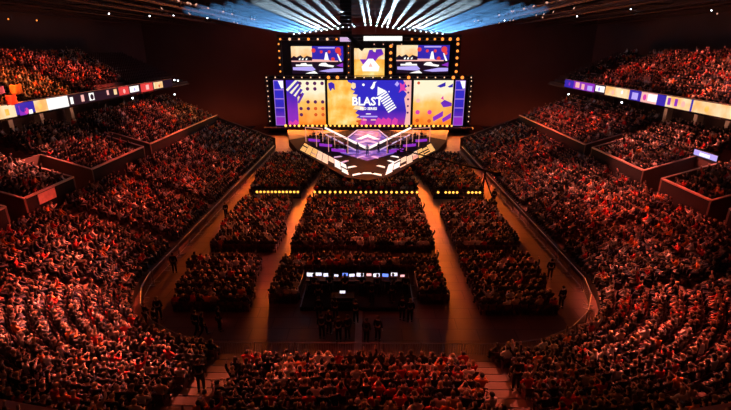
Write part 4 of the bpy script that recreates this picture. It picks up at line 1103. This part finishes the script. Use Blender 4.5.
# beam lights on the gable, parallel beams over the audience through the haze
def haze_mat(name, dens):
    hm = bpy.data.materials.new(name); hm.use_nodes = True; hn = hm.node_tree.nodes; hn.remove(hn['Principled BSDF'])
    v_ = hn.new('ShaderNodeVolumeScatter'); v_.inputs['Density'].default_value = dens; v_.inputs['Color'].default_value = (1, 1, 1, 1)
    hm.node_tree.links.new(v_.outputs[0], hn['Material Output'].inputs['Volume']); return hm
HZ = haze_mat('haze_air', 0.02)
NB = 28
for i in range(NB):
    x = -14.6+i*29.2/(NB-1)
    if i == 12: continue
    z = 21.35-1.75*abs(x)/15.0
    out = abs(x) > 10.2
    tx = x*1.01 + (r3.uniform(-1.3, 1.3) if abs(x) < 5 else r3.uniform(-0.2, 0.2))
    loc = Vector((x, 92.9, z)); tgt = Vector((tx, 40.0, z+0.3)); d = (tgt-loc).normalized()
    sd = 'blue' if out else 'white'
    moving_head(loc, tgt, 'lamp_white', 'moving light throwing a %s beam from the gable truss' % sd, '%s beam lights on the gable truss' % sd)
    a = loc + d*0.3; half = 0.24 if out else 0.13+0.006*abs(x)
    spot(a, tgt, (0.13, 0.45, 1.0) if out else (0.55, 0.80, 1.0), BP_OUT if out else BP_IN, 2*(half+0.12), 0.3, 0.06, 'beam_light')
    e = loc + d*54; mb = MB().bar(Vector((0, 0, 0)), e-a, 0.09, 12, 0, 0.09+54*math.tan(math.radians(half)))
    tag(mb.build('haze_beam', HZ, None, a), '%s shaft of light in the haze over the %s half of the stage front' % (sd, 'left' if x < 0 else 'right'), 'light beam', '%s light beams %s' % (sd, 'left' if x < 0 else 'right'), 'stuff')
# ------------------------------------------------------------------ audience lighting
RED = (1.0, 0.085, 0.045); PINK = (1.0, 0.17, 0.11); ORG = (1.0, 0.22, 0.04)
tg = []   # target x, y, z, diameter, power scale, colour
T_ = [(-27,58,5,9,1.2,RED),(-20,56,2.5,8,1.0,RED),(-22,46,3,8,1.3,RED),(-29,46,6,6,1.0,RED),(-21,37,2.5,8,1.0,RED),(-24,32,4,7,1.1,RED),(-31,38,7,6,1.5,PINK),(-18.5,27,2,5,.7,RED),(-17,21,3,7,2.6,PINK),(-20,29,4,6,1.8,PINK),(-21,25,5,7,1.2,RED),(-12,17.5,3,6,2.2,PINK),(-7.2,17.5,2.5,4,.06,ORG),(6.6,17.5,2.5,4,.06,ORG),
      (-32,66,8,7,1.0,RED),(-30,72,7,6,.9,ORG),(-39,46,14,9,1.0,ORG),(-39,58,14,10,.9,RED),(-36,38,12,6,1.6,ORG),
      (21,48,3,8,1.8,PINK),(25,42,4.5,8,1.5,PINK),(20,60,2.5,9,1.1,RED),(27,63,5,9,1.1,RED),(24,35,4,8,1.2,RED),(21,38,2.5,7,1.0,RED),(31,47,7,7,1.6,PINK),(33,38,8,6,1.3,PINK),(31,60,7,7,1.2,RED),(30,71,7,6,1.2,RED),(19,28,3,7,1.1,PINK),(14,18.5,3,6,1.6,PINK),
      (40,50,14.5,8,1.2,PINK),(37,44,13,5,3.0,PINK),(40,62,14.5,10,1.0,RED),(18,22,4,7,.8,RED),
      (0,17.5,2.5,9,.4,RED),(6,17,3,6,.35,PINK),(-5,17,3,6,.35,PINK),(0,42,1,13,.7,PINK),(-11,42,1,7,.7,PINK),(11,42,1,7,.7,PINK),(0,33,1,9,.25,RED),(-11,31,1,6,.3,RED),(11,31,1,6,.3,RED)]
SP = 62000.0
for (x, y, z, dia, pw, c) in T_:
    # from a truss over the floor, a bit further towards the stage
    lx = (17.5 if x > 0 or (x == 0 and y > 40) else -17.5) if abs(x) < 28 else math.copysign(23, x); ly = min(y+16, 84); lz = 21.3
    L = math.dist((lx, ly, lz), (x, y, z)); ang = math.degrees(2*math.atan(dia/2/L))
    dv = (Vector((x, y, z))-Vector((lx, ly, lz))).normalized()*0.4
    spot(Vector((lx, ly, lz))+dv, (x, y, z), c, SP*pw*(L/25)**2, ang*1.35, 1.0, 0.2, 'audience_spot')
    moving_head((lx, ly, lz+0.05), (x, y, z), 'lamp_small', 'moving light under the roof aimed at the audience', 'audience lights under the roof')
# unseen fill lamps added for dim red ambience, in place of haze
for (x, y) in ((-22, 30), (22, 30), (-22, 58), (22, 58), (0, 25)):
    area((x, y, 20.5), (x*1.1, y-3, 0), (1.0, 0.08, 0.05), 75, 14, 14, 'red_fill')
for x in (-19, 19):
    area((x, 90.5, 11.3), (x*0.72, 40, 0), (1.0, 0.16, 0.012), 330, 3, 0.6, 'stage_wash').data.spread = math.radians(22)
# warm stage wash thrown from the screen truss over the floor
for x in (-12, 0, 12):
    area((x, 90.5, 11.3), (x*0.7, 45, 0), (1.0, 0.16, 0.012), 340, 8, 0.6, 'stage_wash').data.spread = math.radians(24)
for x in (-15, -8, 0, 8, 15):
    l = area((x, 90.6, 2.6), (x, 70, 1.5), (1.0, 0.25, 0.03), 800, 5, 0.5, 'foot_wash')
spot((0, 60, 21), (0, 72, 1), (0.6, 0.5, 1.0), 2500, 22, 0.8, 0.3, 'stage_key')
area((0, 97, 22.8), (0, 104, 8), (1.0, 0.16, 0.06), 500, 60, 2, 'back_haze_fill')  # added fill imitating the brownish haze before the back wall
for x in (-33, 33): area((x, 99, 0.6), (x, 104, 7), (1.0, 0.18, 0.07), 200, 20, 0.6, 'back_glow_fill')  # unseen fill pair added for the haze glow low on the wall
for x in (-20, 20): area((x, 91.2, 3.0), (x*1.02, 84, 0), (1.0, 0.2, 0.03), 380, 3, 0.5, 'foot_wash')
for sx in (-1, 1):
    for y in (45.6, 50.2, 55.5): area((sx*35.6, y, 10.5), (sx*37, y, 9.3), (1.0, 0.42, 0.26), 9, 0.6, 0.6, 'pillar_fill')  # added fill, no fixture, brightening the pale pillars
# specks of small work lights in the roof
for (x, y, z, mk) in ((-38,70,20.8,'lamp_white'),(-33,72,20.6,'lamp_white'),(-31,76,20.9,'lamp_white'),(34,78,20.9,'lamp_white'),(30,80,20.6,'lamp_small'),(45,62,20.2,'lamp_small'),(-47,62,19.6,'lamp_orange'),(-44,63,19.5,'lamp_orange'),(36,66,21,'lamp_white'),(47,66,20.9,'lamp_white'),(27,74,20.5,'lamp_small'),(-27,80,20.8,'lamp_white'),(24,84,20.6,'lamp_white')):
    lamp('work_light', x, y, z+1.0, 0.11, mk, 'small bright work light hanging on the %s roof steel' % ('left' if x < 0 else 'right'), 'work lights on the %s roof steel' % ('left' if x < 0 else 'right'))
print('objects', len(bpy.data.objects))
